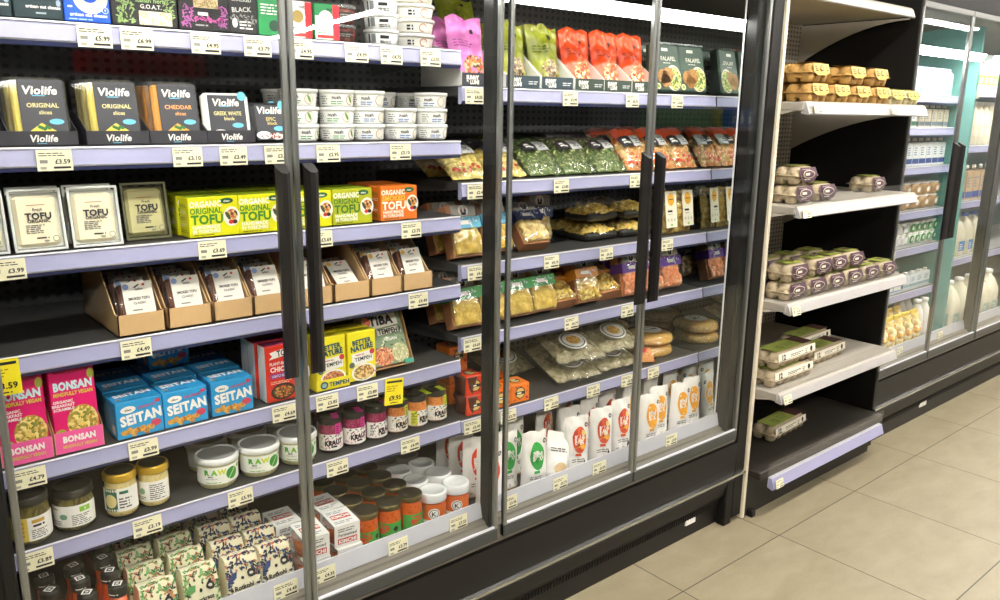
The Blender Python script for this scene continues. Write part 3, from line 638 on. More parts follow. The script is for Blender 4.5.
for col, green, cols, nm in ((M('58a05c'), True, (.912, 1.012), 'green lettered'), (M('3d6cc0'), False, (1.099, 1.198, 1.297), 'blue lettered')):
    c0 = tub('soft_cheese_tub', '', .0452, .0405, M('f1f1ee', .4), M('f6f6f3', .35), a_soft(col, green)); sp = []; lb = []
    for ci, x in enumerate(cols):
        for k in range(3):
            if not green and ci == 1 and k == 2:
                sp.append((x-.001, 1.835+.098, z+k*.041, R.uniform(-25, 0)))
            else: sp.append((x+R.uniform(-.001, .001), 1.835, z+k*.041, R.uniform(-30, 10)))
            lb.append('white soft cheese tub, %s, %s layer, %s stack from the door edge' % (nm, ('bottom', 'middle', 'top')[k], ORD[ci+(0 if green else 2)]))
            sp.append((x+R.uniform(-.001, .001), 1.835+.0995, z+k*.041-(0 if not (not green and ci == 1 and k == 2) else .041), R.uniform(-30, 10))) if not (not green and ci == 1 and k == 2) else None
            if not (not green and ci == 1 and k == 2): lb.append('white soft cheese tub, %s, %s layer, behind the %s stack' % (nm, ('bottom', 'middle', 'top')[k], ORD[ci+(0 if green else 2)]))
    place(c0, sp, lb, 'white soft cheese tubs, '+nm)

# ------------------------------------------------------------------ third shelf: tofu
z = SZ[2]
def tofu_pack(label, block, tint, dark=False):
    t = thing('tofu_pack', label, 'tofu pack'); w, h = .094, .122; rot = RX(-10)
    tray = CLEAR('milky_tray', 'eef0ee', gloss=1.2, haze=.22) if not dark else CLEAR('olive_tray', 'a9a67a', gloss=1.2, haze=.05)
    MB().rbox(-w/2+.008, w/2-.010, .0025, .034, .010, h-.013, block, r=.006, rot=rot).build('tofu_block', t)
    mb = MB()
    for a in ((-w/2+.004, -w/2+.006, .008, h-.008), (w/2-.006, w/2-.004, .008, h-.008), (-w/2+.006, w/2-.006, .006, .008), (-w/2+.006, w/2-.006, h-.010, h-.008)): mb.box(a[0], a[1], .002, .037, a[2], a[3], tray, rot=rot)
    mb.box(-w/2+.004, w/2-.004, .010, .0115, .006, h-.008, M('e3e3da', .4) if not dark else M('77744c', .4), rot=rot); mb.build('clear_tray', t)
    rim = MB(); M_ = M('dfe2de', .3) if not dark else M('6f6e50', .3)
    for a in ((-w/2, -w/2+.005, 0, h), (w/2-.005, w/2, 0, h), (-w/2, w/2, 0, .005), (-w/2, w/2, h-.005, h)): rim.rbox(a[0], a[1], -.0005, .002, a[2], a[3], M_, r=.0008, rot=rot)
    rim.build('tray_rim', t)
    P0 = plane((0, .0014, 0), (1, 0, 0), (0, -1, 0)); P = lambda u, v, off=0: rot @ P0(u, v, off); mb = MB(); ink = M('23262e', .5)
    mb.txt(P, 'Fresh', .002, h*.67, .0055, ink); mb.rect(P, -.016, .016, h*.735, h*.745, M('b0523c')); mb.txt(P, 'TOFU', .002, h*.565, .0125, ink, bold=.04); mb.txt(P, 'ORGANIC', .002, h*.485, .0062, ink, bold=.035)
    mb.lines(P, -.022, .018, h*.29, h*.44, 5, M('5d6068'), seed=2); mb.lines(P, -.006, .02, h*.2, h*.25, 1, ink, seed=4); mb.ell(P, .028, h*.19, .006, .006, M('8d8d84')); mb.ell(P, .028, h*.19, .0045, .0045, block, .0009); mb.ell(P, .011, h*.16, .005, .002, M('8d8d84'))
    mb.build('print', t, label='dark blue printed lettering'); return t
BLOCK = M('f7eccb', .4, scale=18, coat=.5)
t0 = tofu_pack('', BLOCK, None)
place(t0, [(.222, YF+.004, z), (.324, YF+.003, z, 2), (.428, YF+.003, z, -2), (.33, YF+.062, z), (.432, YF+.062, z)], ['clear pack of cream tofu at the shelf end, cut off by the picture edge', 'clear pack of cream tofu, second from the shelf end', 'clear pack of cream tofu, beside the dull olive pack', 'clear pack of cream tofu standing behind the second front pack', 'clear pack of cream tofu standing behind the third front pack'], 'clear packs of cream tofu')
tofu_pack('olive tinted tofu pack set back beside the yellow boxes', M('c7c08a', .5), None, True).location = (.540, YF+.040, z)
def tofu_box(label, body, l2col, second, dark=False):
    w, h, dd = .112, .088, .052; mb = carton(MB(), w, dd, h, body, topm=M('8aa51f', .4) if second == 'ORIGINAL' else body); P = front(w, dd)
    wt = M('fdfbe9', .4); u = -w*.42
    mb.txt(P, 'ORGANIC', -w*.16, h*.83, .0125, wt, maxw=.072, bold=.035); mb.txt(P, second, -w*.15, h*.66, .0125, l2col, maxw=.072, bold=.03); mb.txt(P, 'TOFU', -w*.14, h*.45, .020, l2col if second == 'ORIGINAL' else wt, maxw=.072, bold=.04)
    mb.txt(P, 'HANDMADE', -w*.16, h*.26, .008, wt, maxw=.062, bold=.035); mb.txt(P, 'IN YORKSHIRE', -w*.16, h*.15, .008, wt, maxw=.062, bold=.035); mb.lines(P, u, u+.072, .004, .008, 1, M('3d5a16')); mb.ell(P, w*.27, h*.88, .0155, .0065, M('20603a')); mb.txt(P, 'clean', w*.27, h*.88, .005, wt, .0012)
    mb.ell(P, w*.36, h*.48, .019, .022, M('f4f1ea')); mb.ell(P, w*.37, h*.52, .013, .013, FOOD('stir_fry', ['d9a35a', 'efd2a0', 'b5632e', '2d2a22'], 240, 'cells'), .0010); mb.ell(P, w*.34, h*.34, .006, .005, M('d8352a'), .0014, n=8); mb.ell(P, w*.28, h*.5, .004, .011, M('3f4a2a'), .0014, rot=.5, n=8); mb.ell(P, w*.42, h*.34, .006, .005, M('3a2a22'), .0014, n=8)
    L_ = left(w, dd)
    for k in range(5): mb.lines(L_, -.020, .018, .010+k*.014, .018+k*.014, 2, wt if k % 2 else M('6c8a18'), seed=k)
    o = mb.build('tofu_box', label=label); o['category'] = 'tofu box'; return o
YEL = M('e4e018', .4); YELD = M('9fa62a', .4)
b0 = tofu_box('', YEL, M('3f8a2a', .45), 'ORIGINAL'); sp, lb = [], []
for ci, x in enumerate((.665, .785, .905)):
    for k in range(4):
        sp.append((x+R.uniform(-.003, .003), YF+.027+k*.056, z, R.uniform(-2, 2))); lb.append('yellow organic tofu box, %s in the %s file from the olive pack' % (('front', 'second back', 'third back', 'rear')[k], ORD[ci]))
sp.append((.951+.0, YF+.03, z, 0)); sp.pop(); place(b0, sp, lb, 'yellow organic tofu boxes')
b1 = tofu_box('', M('b9bd24', .4), M('3f7a24', .45), 'ORIGINAL')
place(b1, [(1.022, YF+.03, z, 0), (1.022, YF+.09, z, 0)], ['olive yellow organic tofu box at the front beside the orange box', 'olive yellow organic tofu box standing behind the front olive one'], 'olive yellow tofu boxes')
b1 = tofu_box('', M('ee7a22', .4), M('f7c64a', .45), 'SMOKED')
place(b1, [(1.160, YF+.03, z, 0), (1.158, YF+.088, z, 0), (1.16, YF+.146, z, 0)], ['orange smoked tofu box at the front of the shelf end', 'orange smoked tofu box second back at the shelf end', 'orange smoked tofu box at the rear of the shelf end'], 'orange smoked tofu boxes')

# ------------------------------------------------------------------ fourth shelf: smoked tofu in open cardboard trays
z = SZ[3]
def card_tray(w, dd, hf, hb):
    mb = MB(); k = .0025
    mb.box(-w/2, w/2, 0, dd, 0, k, CARD2); mb.box(-w/2, w/2, 0, k, 0, hf, CARD); mb.box(-w/2, w/2, dd-k, dd, 0, hb, CARD2)
    for sx in (-1, 1): mb.prism([(0, 0), (dd, 0), (dd, hb), (.105, hb), (.02, hf), (0, hf)], 'x', sx*w/2-(k if sx > 0 else 0), sx*w/2+(k if sx < 0 else 0), CARD)
    return mb
def smoked(label, spot):  # one film wrapped block
    t = thing('smoked_tofu_pack', label, 'tofu pack'); w, h = .076, .112; rot = RX(-16); mb = MB()
    mb.rbox(-w/2+.006, w/2-.006, .0, .026, .004, h-.012, FOOD('smoked_tofu', ['5a2f1a', '7d4526', '3b2015'], 120, 'noise', rough=.3), r=.004, rot=rot).build('tofu_block', t)
    F = pouch_f(w+.006, h+.008, .026, 3, .003, 'pillow'); f = MB(); f.surf(lambda a, b: rot @ (F((w+.006)*(a-.5), (h+.008)*b, .001, -1)+Vector((0, .010, .002))), 14, 14, FILM); f.build('film', t)
    P0 = plane((.006, -.007, 0), (1, 0, 0), (0, -1, 0)); P = lambda u, v, off=0: rot @ P0(u, v, off); mb = MB(); o = .001
    mb.rbox(-w/2+.008, w/2-.006, -.0066, -.006, .012, h-.010, M('ece7dd', .4), r=.0002, rot=RX(-16) @ Matrix.Translation((.006, 0, 0)))
    mb.poly(P, [(-.008, h*.80), (.004, h*.86), (.006, h*.845), (-.004, h*.785)], INK, o); mb.ell(P, .014, h*.84, .0032, .003, M('d8322c'), o, n=8); mb.txt(P, 'taifun', .003, h*.765, .0052, INK, o)
    mb.txt(P, 'SMOKED TOFU', .001, h*.58, .0058, INK, o, maxw=.044, bold=.035); mb.txt(P, 'CLASSIC', .001, h*.49, .005, INK, o, bold=.02); mb.lines(P, -.016, .016, h*.34, h*.4, 1, M('8d8a84'), o); mb.txt(P, 'organic', .001, h*.25, .0045, INK, o); mb.ell(P, -w*.30, h*.82, .0065, .0065, spot, o+.0006)
    mb.build('label', t, label='white printed label'); return t
trays = [(.496, .1), (.600, .098), (.699, .094), (.793, .092), (.910, .092), (1.011, .104), (1.114, .096), (1.214, .098)]
for ti, (x, w) in enumerate(trays):
    nm = ('%s cardboard tray of smoked tofu, counted from the dark gap on its shelf' % ORD[ti])
    tag(card_tray(w-.003, .275, .046, .125).build('card_tray', loc=(x, YF-.002, z)), nm[0].lower()+nm[1:], 'cardboard tray', 'cardboard trays of smoked tofu')
    yl = ti > 3; lean = ti == 5
    if ti in (0, 4): t0 = smoked('', M('7f93cc') if not yl else M('e0a92a'))
    n = 4 if ti not in (5,) else 2
    for k in range(n):
        lab = 'smoked tofu with a %s label spot, %s in the %s cardboard tray' % ('yellow' if yl else 'blue', ('front pack', 'second pack', 'third pack', 'rear pack')[k], ORD[ti])
        q = t0 if (ti in (0, 4) and k == 0) else dup(t0, (0, 0, 0))
        q.location = (x+R.uniform(-.001, .001), YF+.016+k*.047, z+.004); q['label'] = lab; q['group'] = 'film wrapped smoked tofu'
        q.rotation_euler = (math.radians(-(38 if lean else 8)+R.uniform(-3, 3)), 0, math.radians(R.uniform(-1, 1)))

# ------------------------------------------------------------------ fifth shelf: pink, blue, red and yellow boxes
z = SZ[4]
PINK = M('e0196e', .38); PINKT = M('ee5aa0', .4)
SCR = FOOD('scramble', ['e8c95a', 'f3df92', 'c79a3a', '7a8a3a'], 170, 'voronoi')
def bonsan(label):
    w, h, dd = .086, .180, .05; t = thing('breakfast_box', label, 'food box'); rot = RX(-4)
    mb = MB().rbox(-w/2, w/2, 0, dd, 0.002, h, PINK, r=.0015, rot=rot); P0 = plane((0, 0, 0), (1, 0, 0), (0, -1, 0)); P = lambda u, v, off=0: rot @ P0(u, v, off)
    mb.poly(P, [(-w*.46, h*.995), (w*.46, h*.995), (w*.36, h*.93), (0, h*.915), (-w*.36, h*.93)], M('a80f4c', .5))
    for s, u, c in (('BON', -w*.2, M('bfe3ea')), ('SAN', w*.22, M('bfe3ea'))): mb.txt(P, s, u, h*.78, .017, c, bold=.05, maxw=.037)
    mb.txt(P, 'MINDFULLY VEGAN', 0, h*.685, .008, M('d9d23a'), maxw=.074, bold=.03)
    for k, s in enumerate(('ORGANIC', 'BREAKFAST', 'SCRAMBLE')): mb.txt(P, s, -w*.24, h*(.60-k*.045), .0058, WHITE, bold=.03)
    mb.ell(P, .012, h*.33, .030, .036, SCR); mb.ell(P, w*.42, h*.88, .007, .011, M('a9b23e'), n=12); mb.ell(P, -w*.36, h*.24, .010, .007, M('a9b23e'), n=12); scribble(mb, lambda u, v, off=0: P(u, v, .0011), -.008, .03, h*.2, h*.45, 12, M('5d7a2c'), 5)
    mb.build('box', t)
    mb = MB(); m = PINKT; mb.box(-w/2-.003, w/2+.003, -.006, -.0045, 0, .046, m); mb.box(-w/2-.003, w/2+.003, -.006, dd+.01, 0, .0015, m)
    for sx in (-1, 1): mb.prism([(-.006, 0), (dd, 0), (dd, .09), (-.006, .046)], 'x', sx*(w/2+.003)-.0006, sx*(w/2+.003)+.0006, CARD)
    P = plane((0, -.006, 0), (1, 0, 0), (0, -1, 0)); mb.txt(P, 'BONSAN', 0, .030, .013, WHITE, bold=.05, maxw=.062); mb.txt(P, 'MINDFULLY VEGAN', 0, .014, .0065, M('d9d23a'), maxw=.064); mb.build('tray_front', t, label='pink card tray front'); return t
b0 = bonsan('')
place(b0, [(.254, YF+.004, z), (.351, YF+.004, z), (.255, YF+.075, z), (.352, YF+.075, z)], ['tall pink breakfast scramble box behind the yellow price card', 'tall pink breakfast scramble box beside the seitan boxes', 'tall pink scramble box standing behind the one with the yellow card', 'tall pink scramble box standing behind the one beside the seitan'], 'tall pink breakfast boxes')
SBL = M('2f9ad6', .4)
def seitan(label):
    w, h, dd = .098, .083, .085; mb = carton(MB(), w, dd, h, SBL, r=.001); P = front(w, dd); T_ = top(h)
    gold = FOOD('fried_bites', ['c98a30', 'e3ae55', '9a5d1e'], 200, 'voronoi')
    mb.ell(P, -w*.24, h*.78, .016, .008, WHITE); mb.txt(P, 'plant', -w*.24, h*.78, .005, INK, .001); mb.txt(P, 'ORGANIC', w*.16, h*.80, .006, M('cf3550'), rot=.08); mb.txt(P, 'SEITAN', .002, h*.53, .022, WHITE, bold=.05, maxw=.088, rot=.09)
    for k in range(7): mb.ell(P, -.034+k*.009, .014+.004*math.sin(k*2.2), .009, .006, gold, .0006+.0002*k, rot=k, n=9)
    mb.ell(P, w*.33, h*.28, .011, .008, M('c9405c')); mb.ell(P, w*.40, h*.88, .006, .004, M('c9405c'))
    mb.txt(T_, 'SEITAN', .0, .004, .020, WHITE, bold=.04, maxw=.08, rot=.06); mb.ell(T_, -.036, -.022, .006, .004, gold); mb.lines(T_, -.04, .04, -.034, -.028, 1, M('0f4f85'))
    L_ = left(w, dd); mb.lines(L_, -.034, .034, .012, .07, 9, M('d7ecf7'), seed=9, fill=.35); mb.rect(L_, .014, .034, .01, .03, M('e6d6dc'), .001)
    o = mb.build('seitan_box', label=label); o['category'] = 'seitan box'; return o
b0 = seitan(''); sp, lb = [], []
for ci, x in enumerate((.470, .576, .683)):
    for k in range(3):
        sp.append((x+R.uniform(-.003, .003)+(.0 if k == 0 else .006), YF+.043+k*.09, z, R.uniform(-2.5, 2.5))); lb.append('sky blue seitan box, %s in the %s file from the pink boxes' % (('front', 'second back', 'rear')[k], ORD[ci]))
sp += [(.60, YF+.225, z+.085, 4)]; lb += ['sky blue seitan box lying on top of the rear row of seitan boxes']
place(b0, sp, lb, 'sky blue seitan boxes')
RED = M('d7321f', .38)
def tofurky(label):
    w, h, dd = .112, .142, .042; mb = carton(MB(), w, dd, h, RED, side=WHITE, topm=M('7a2848', .4)); P = front(w, dd)
    mb.poly(P, [(-w*.42, h*.76), (w*.5, h*.86), (w*.5, h*.98), (w*.44, h*.98), (-w*.30, h*.90), (-w*.40, h*.88), (-w*.34, h*.82)], WHITE); mb.txt(P, 'TOFURKY', w*.08, h*.875, .015, INK, .001, bold=.04, maxw=.07, rot=.09)
    mb.txt(P, 'PLANT-BASED', -w*.16, h*.68, .0075, WHITE, maxw=.055, bold=.03); mb.txt(P, "CHICK'N", -w*.13, h*.58, .012, WHITE, maxw=.06, bold=.045); mb.rect(P, -w*.4, w*.16, h*.42, h*.50, M('8a3aa8')); mb.txt(P, 'LIGHTLY SEASONED', -w*.12, h*.46, .006, WHITE, .001, maxw=.055); mb.lines(P, -w*.4, w*.1, h*.32, h*.38, 2, M('f1c4b0'), seed=3)
    mb.ell(P, -w*.12, h*.17, .032, .021, M('3c2a24')); mb.ell(P, -w*.12, h*.17, .026, .016, FOOD('sauced_bites', ['b5502a', 'd98a4a', '5c2a1a', '3c6a2a'], 260, 'cells'), .001); mb.ell(P, w*.34, h*.6, .014, .02, M('eceae4')); mb.ell(P, w*.38, h*.42, .016, .03, M('eceae4'))
    mb.ell(P, w*.30, h*.22, .011, .009, M('6a3a9a')); T_ = top(h); scribble(mb, T_, -.05, .05, -.018, .018, 40, M('d24a7a'), 7)
    o = mb.build('plant_meat_box', label=label); o['category'] = 'food box'; return o
b0 = tofurky('')
place(b0, [(.826, YF+.024, z, 0), (.820, YF+.070, z, 0), (.822, YF+.116, z, 0)], ['red plant-based box at the front behind the door edge', 'red plant-based box second back behind the door edge', 'red plant-based box at the rear behind the door edge'], 'red plant-based boxes')
BNY = M('f0e22a', .4)
def tempeh(label, bits):
    w, h, dd = .083, .132, .036; mb = carton(MB(), w, dd, h, BNY, topm=M('d6c81c', .4)); P = front(w, dd); ns = M('17506a', .4)
    mb.txt(P, 'BETTER', 0, h*.80, .0125, ns, bold=.05, maxw=.056, rot=.08); mb.txt(P, 'NATURE', 0, h*.68, .0145, ns, bold=.05, maxw=.066, rot=.08); mb.poly(P, [(-w*.36, h*.32), (w*.40, h*.36), (w*.40, h*.60), (-w*.36, h*.56)], WHITE, .0005)
    mb.txt(P, 'TEMPEH', .003, h*.45, .010, INK, .001, maxw=.052, rot=.05); mb.lines(P, -.02, .02, h*.52, h*.56, 1, M('c05040'), .001); mb.ell(P, w*.36, h*.56, .0075, .0075, M('c8404a'), .0011); mb.ell(P, .004, h*.16, .036, .024, WHITE, .0012); mb.ell(P, .004, h*.16, .031, .020, bits, .0016); mb.ell(P, -w*.37, h*.34, .008, .008, M('5c6a6a'), .0014)
    T_ = top(h); mb.lines(T_, -.03, .03, -.012, .012, 3, M('7a7a20'), seed=2)
    o = mb.build('tempeh_box', label=label); o['category'] = 'tempeh box'; return o
RB = FOOD('red_tempeh_bits', ['c8603a', 'e59a6a', '9a3a22', 'f0d8b0'], 230, 'voronoi'); YB = FOOD('yellow_tempeh_bits', ['e0b060', 'f2dca0', 'b86a30', '6a8a3a'], 230, 'voronoi')
for bi, (bits, x, nm) in enumerate(((RB, .948, 'red garnished dish, in the yellow tray'), (YB, 1.038, 'pale dish, beside the sloping tempeh tray'))):
    b0 = tempeh('', bits)
    place(b0, [(x+.001*k, YF+.024+k*.042, z+(.002 if bi == 0 else 0), 0) for k in range(4)], ['bright yellow tempeh box with a %s, %s' % (nm, q) for q in ('front', 'second back', 'third back', 'rear')], 'bright yellow tempeh boxes')
mb = MB(); w = .093; mb.box(-w/2, w/2, 0, .0012, 0, .028, BNY); mb.box(-w/2, w/2, 0, .18, 0, .0012, BNY)
for sx in (-1, 1): mb.prism([(0, 0), (.18, 0), (.18, .1), (.1, .06), (0, .028)], 'x', sx*w/2-.0006, sx*w/2+.0006, BNY)
P = plane((0, 0, 0), (1, 0, 0), (0, -1, 0)); mb.txt(P, 'TEMPEH', .016, .014, .011, M('17506a'), bold=.04); mb.ell(P, -.026, .014, .011, .010, M('17506a')); mb.ell(P, -.026, .014, .007, .006, M('8fb0b8'), .001)
tag(mb.build('display_tray', loc=(.948, YF-.002, z)), 'low yellow card tray holding the tempeh boxes with the red garnished dish', 'display tray')
t = thing('tempeh_tray', 'sloping tempeh pack with a green patterned sleeve in a brown cardboard tray', 'tempeh pack', (1.136, YF+.012, z)); w, h = .118, .152; rot = RX(-24)
MB().rbox(-w/2, w/2, .002, .030, .006, h, FOOD('tempeh', ['d9c49a', 'b99a66', 'e8dab8'], 110, 'voronoi'), r=.004, rot=rot).build('tempeh_block', t)
mb = MB().rbox(-w/2-.001, w/2+.001, .0, .004, .006, h, M('7f9272', .5), r=.001, rot=rot); P0 = plane((0, 0, 0), (1, 0, 0), (0, -1, 0)); P = lambda u, v, off=0: rot @ P0(u, v, off)
r_ = random.Random(5)
for k in range(60): mb.ell(P, r_.uniform(-.054, .054), r_.uniform(h*.3, h*.98), .006, .002, M(('3f5a3e', '93a486', 'd7dccb', '2f4430')[k % 4]), .0005+.00001*k, rot=r_.uniform(0, 3), n=6)
mb.poly(P, [(-w*.44, h*.70), (w*.40, h*.74), (w*.38, h*.95), (-w*.46, h*.94)], M('e9e2d4'), .0013); mb.txt(P, 'TIBA', -.004, h*.855, .024, INK, .0018, bold=.05, maxw=.080); mb.poly(P, [(-w*.2, h*.58), (w*.36, h*.60), (w*.36, h*.71), (-w*.2, h*.69)], M('e9e2d4'), .0013); mb.txt(P, 'TEMPEH', .010, h*.645, .014, INK, .0018, bold=.04, maxw=.06); mb.txt(P, 'VEGAN', .012, h*.50, .009, M('f2f0e6'), .0018)
mb.ell(P, -.020, h*.20, .034, .026, RB, .0016); mb.ell(P, .034, h*.22, .026, .028, FOOD('tempeh_grain', ['d8cfa8', '9aa06a', 'efe6c4'], 250, 'voronoi'), .0019); mb.ell(P, -.046, h*.86, .010, .014, M('d86a4a'), .0016); mb.build('card_sleeve', t, label='green patterned card sleeve with printed lettering')
mb = MB(); 
for sx in (-1, 1): mb.box(sx*(w/2+.005)-.001, sx*(w/2+.005)+.001, -.008, .036, .0, h+.01, CARD2, rot=rot)
mb.box(-w/2-.006, w/2+.006, -.008, .038, -.002, .001, CARD2, rot=rot); mb.box(-w/2-.006, w/2+.006, .036, .038, 0, h+.01, CARD2, rot=rot); mb.box(w*.30, w/2+.006, -.0095, -.008, 0, .012, M('3aa08a'), rot=rot); mb.build('card_tray', t, label='brown cardboard tray')

# ------------------------------------------------------------------ sixth shelf: jars
z = SZ[5]
GOLD = M('d9b23e', .3, metal=.55, var=.05); BRONZE = M('8f8458', .3, metal=.9, var=.05); GOLDTOP = M('3a342a', .35); BLKLID = M('26241f', .35); WLID = M('eeefee', .35)
PICKLE = FOOD('pickles_in_brine', ['5d5326', '7d7136', '453d1c', '8a8240'], 45, 'noise', rough=.3, stretch=(1, 1, .35))
def a_pickle(kind):
    def f(mb, P, r, z0, z1):
        h = z1-z0
        if kind:
            mb.rect(P, -r*1.3, -r*.25, z0, z1, M('e9cf5a'), .0006, 6, 1)
            for k in range(4): mb.ell(P, -r*.75, z0+h*(.2+.18*k), r*.36, h*.08, M('e0a531'), .0009, rot=.25); mb.ell(P, -r*.8, z0+h*(.12+.18*k), r*.2, h*.03, M('4a3a1a'), .0010, rot=.25)
            mb.lines(P, r*-.05, r*.95, z0+h*.74, z0+h*.9, 1, M('c8a03a'), fill=.9); mb.lines(P, r*.0, r*.9, z0+h*.58, z0+h*.68, 1, INK, fill=.9); mb.lines(P, r*-.1, r*.9, z0+h*.1, z0+h*.5, 5, M('55555a'), seed=2)
        else:
            mb.rect(P, r*.30, r*.85, z0+h*.66, z0+h*.9, M('8cc63e'), .0007, 3, 1); mb.txt(P, 'V', r*.58, z0+h*.78, h*.14, WHITE, .0010); mb.lines(P, r*-.1, r*1.0, z0+h*.08, z0+h*.6, 6, M('6a6a70'), seed=4); mb.ell(P, -r*.5, z0+h*.5, r*.2, r*.16, M('6f9f86')); mb.lines(P, -r*1.2, -r*.5, z0+h*.8, z0+h*.9, 1, M('b9a86a'), fill=.9); mb.lines(P, -r*1.2, -r*.3, z0+h*.1, z0+h*.35, 3, M('6a6a70'), seed=5)
    return f
t = jar('pickle_jar', 'pickle jar with a yellow picture label, at the shelf end beside the black frame', 'jar', 0.0385, .108, PICKLE, BLKLID, WHITE, a_pickle(True), (.14, .62), neck=.92); t.location = (.246, 1.799, z); t.rotation_euler.z = -.05
t = jar('pickle_jar', 'larger pickle jar with a plain white label and small green patch', 'jar', 0.0405, .096, PICKLE, BLKLID, WHITE, a_pickle(False), (.16, .66), neck=.94); t.location = (.331, 1.808, z); t.rotation_euler.z = -.25
MUST = FOOD('pale_mustard', ['dcc377', 'ead79a', 'c9ab58'], 90, 'noise', rough=.35)
def a_must(kind):
    def f(mb, P, r, z0, z1):
        h = z1-z0
        if kind:
            mb.rect(P, -r*1.0, -r*.15, z0, z1, M('2f6f5c'), .0006, 6, 1)
            for k in range(12): mb.ell(P, -r*(1.0-.16*(k % 6)), z0+h*(.06+.86*(k // 6)), r*.06, h*.07, M('e9e6d4'), .0008, n=6)
            mb.ell(P, -r*.57, z0+h*.46, r*.38, h*.30, M('e6d493'), .0009); mb.lines(P, r*.0, r*.8, z0+h*.76, z0+h*.9, 1, M('2f6f5c'), fill=.9); mb.lines(P, r*-.05, r*.95, z0+h*.15, z0+h*.65, 4, M('44484c'), seed=3)
        else:
            mb.lines(P, -r*.05, r*1.0, z0+h*.1, z0+h*.9, 8, M('66666a'), seed=7); mb.ell(P, -r*.55, z0+h*.52, r*.2, h*.16, M('7fae92')); mb.lines(P, -r*1.1, -r*.2, z0+h*.12, z0+h*.3, 2, M('66666a'), seed=8)
    return f
def darktop(t, r, h):
    for ch in t.children:
        if ch.name.startswith('lid'): MB().lathe([(r*.84, h+.0002), (r*.70, h+.0012), (.0001, h+.0012)], M('544c34', .3, metal=.6), 22, caps=False).build('lid_top', ch, label='dark inner lid top')
t = jar('mustard_jar', 'pale yellow jar with a gold lid and dark green patterned label', 'jar', 0.0345, .104, MUST, GOLD, WHITE, a_must(True), (.18, .70), neck=.96); darktop(t, .0352, .104); t.location = (.426, 1.802, z); t.rotation_euler.z = -.35
t = jar('mustard_jar', 'pale yellow jar with a gold lid and plain white label', 'jar', 0.034, .100, MUST, GOLD, WHITE, a_must(False), (.18, .66), neck=.96); darktop(t, .0347, .100); t.location = (.497, 1.806, z); t.rotation_euler.z = -.5
RAWF = FOOD('pale_kraut', ['e9e2b6', 'cfc98f', 'f3efd6'], 130, 'noise')
def a_raw(mb, P, r, z0, z1):
    h = z1-z0
    for s, u, c in (('R', -.62, '4aa83c'), ('A', -.27, '7cc23e'), ('W', .10, 'd8e04a')): mb.txt(P, s, r*u, z0+h*.72, h*.30, M(c), bold=.06)
    mb.txt(P, 'MILD', -r*.45, z0+h*.46, h*.09, INK, bold=.04); mb.lines(P, -r*.7, r*.15, z0+h*.30, z0+h*.38, 1, M('a8a8a8')); mb.lines(P, -r*.7, r*.5, z0+h*.08, z0+h*.18, 1, M('8fc060'))
    mb.ell(P, r*.62, z0+h*.52, r*.32, h*.36, M('3f9a3a'), rot=-.5)
    for k in range(4): mb.ell(P, r*(.50+.08*k), z0+h*(.35+.12*k), r*.16, h*.03, M('bfe0a0'), .0009, rot=.9)
    mb.ell(P, r*1.05, z0+h*.8, r*.1, h*.12, M('8fc050'))
def rawtub(label):
    r, h = .0485, .076; t = thing('kraut_tub', label, 'tub')
    MB().lathe([(r*.84, 0), (r*.93, .004), (r*.985, h-.016)], RAWF, 26).build('contents', t)
    MB().lathe([(r*.86, .0), (r*.95, .003), (r, h-.014)], JARG, 26, caps=False).build('tub_body', t)
    MB().lathe([(r*1.0, h-.016), (r*1.06, h-.014), (r*1.06, h-.006), (r*1.02, h), (r*.93, h), (r*.91, h-.0022), (.0001, h-.0022)], WLID, 26).build('lid', t); MB().lathe([(r*.90, h-.0020), (.0001, h-.0018)], M('9c9d9b', .4), 26, caps=False).build('lid_film', t, label='grey lid film')
    mb = MB(); P0 = cyl(1); P = lambda u, v, off=0: Vector(((r*(.955+.045*v/h)+off)*math.sin(u/r), -(r*(.955+.045*v/h)+off)*math.cos(u/r), v))
    mb.rect(P, -r*1.45, r*1.45, h*.18, h*.74, M('f4f5ee'), .0006, 16, 1); a_raw(mb, lambda u, v, off=0: P(u, v, off+.0006), r, h*.18, h*.74); mb.build('label', t); return t
t0 = rawtub('')
place(t0, [(.649, 1.818, z, -14), (.753, 1.815, z, -10), (.858, 1.818, z, -20), (.662, 1.924, z, 0), (.768, 1.922, z, 10), (.873, 1.924, z, 0), (.72, 2.03, z, 0), (.83, 2.03, z, 0)],
      ['white lidded kraut tub, %s' % q for q in ('front row, the one beside the pale yellow jars', 'front row, middle of three', 'front row, half behind the door edge', 'second row, behind the first front tub', 'second row, behind the middle front tub', 'second row, behind the tub at the door edge', 'rear row, the one closer to the pale yellow jars', 'rear row, the one closer to the pink jars')], 'white lidded kraut tubs')
BEET = FOOD('pink_kraut', ['b3245e', '8a1a48', 'd2558a'], 120, 'noise', rough=.3); CARR = FOOD('orange_kraut', ['d9702a', 'e9954a', 'b9501e'], 120, 'noise', rough=.3)
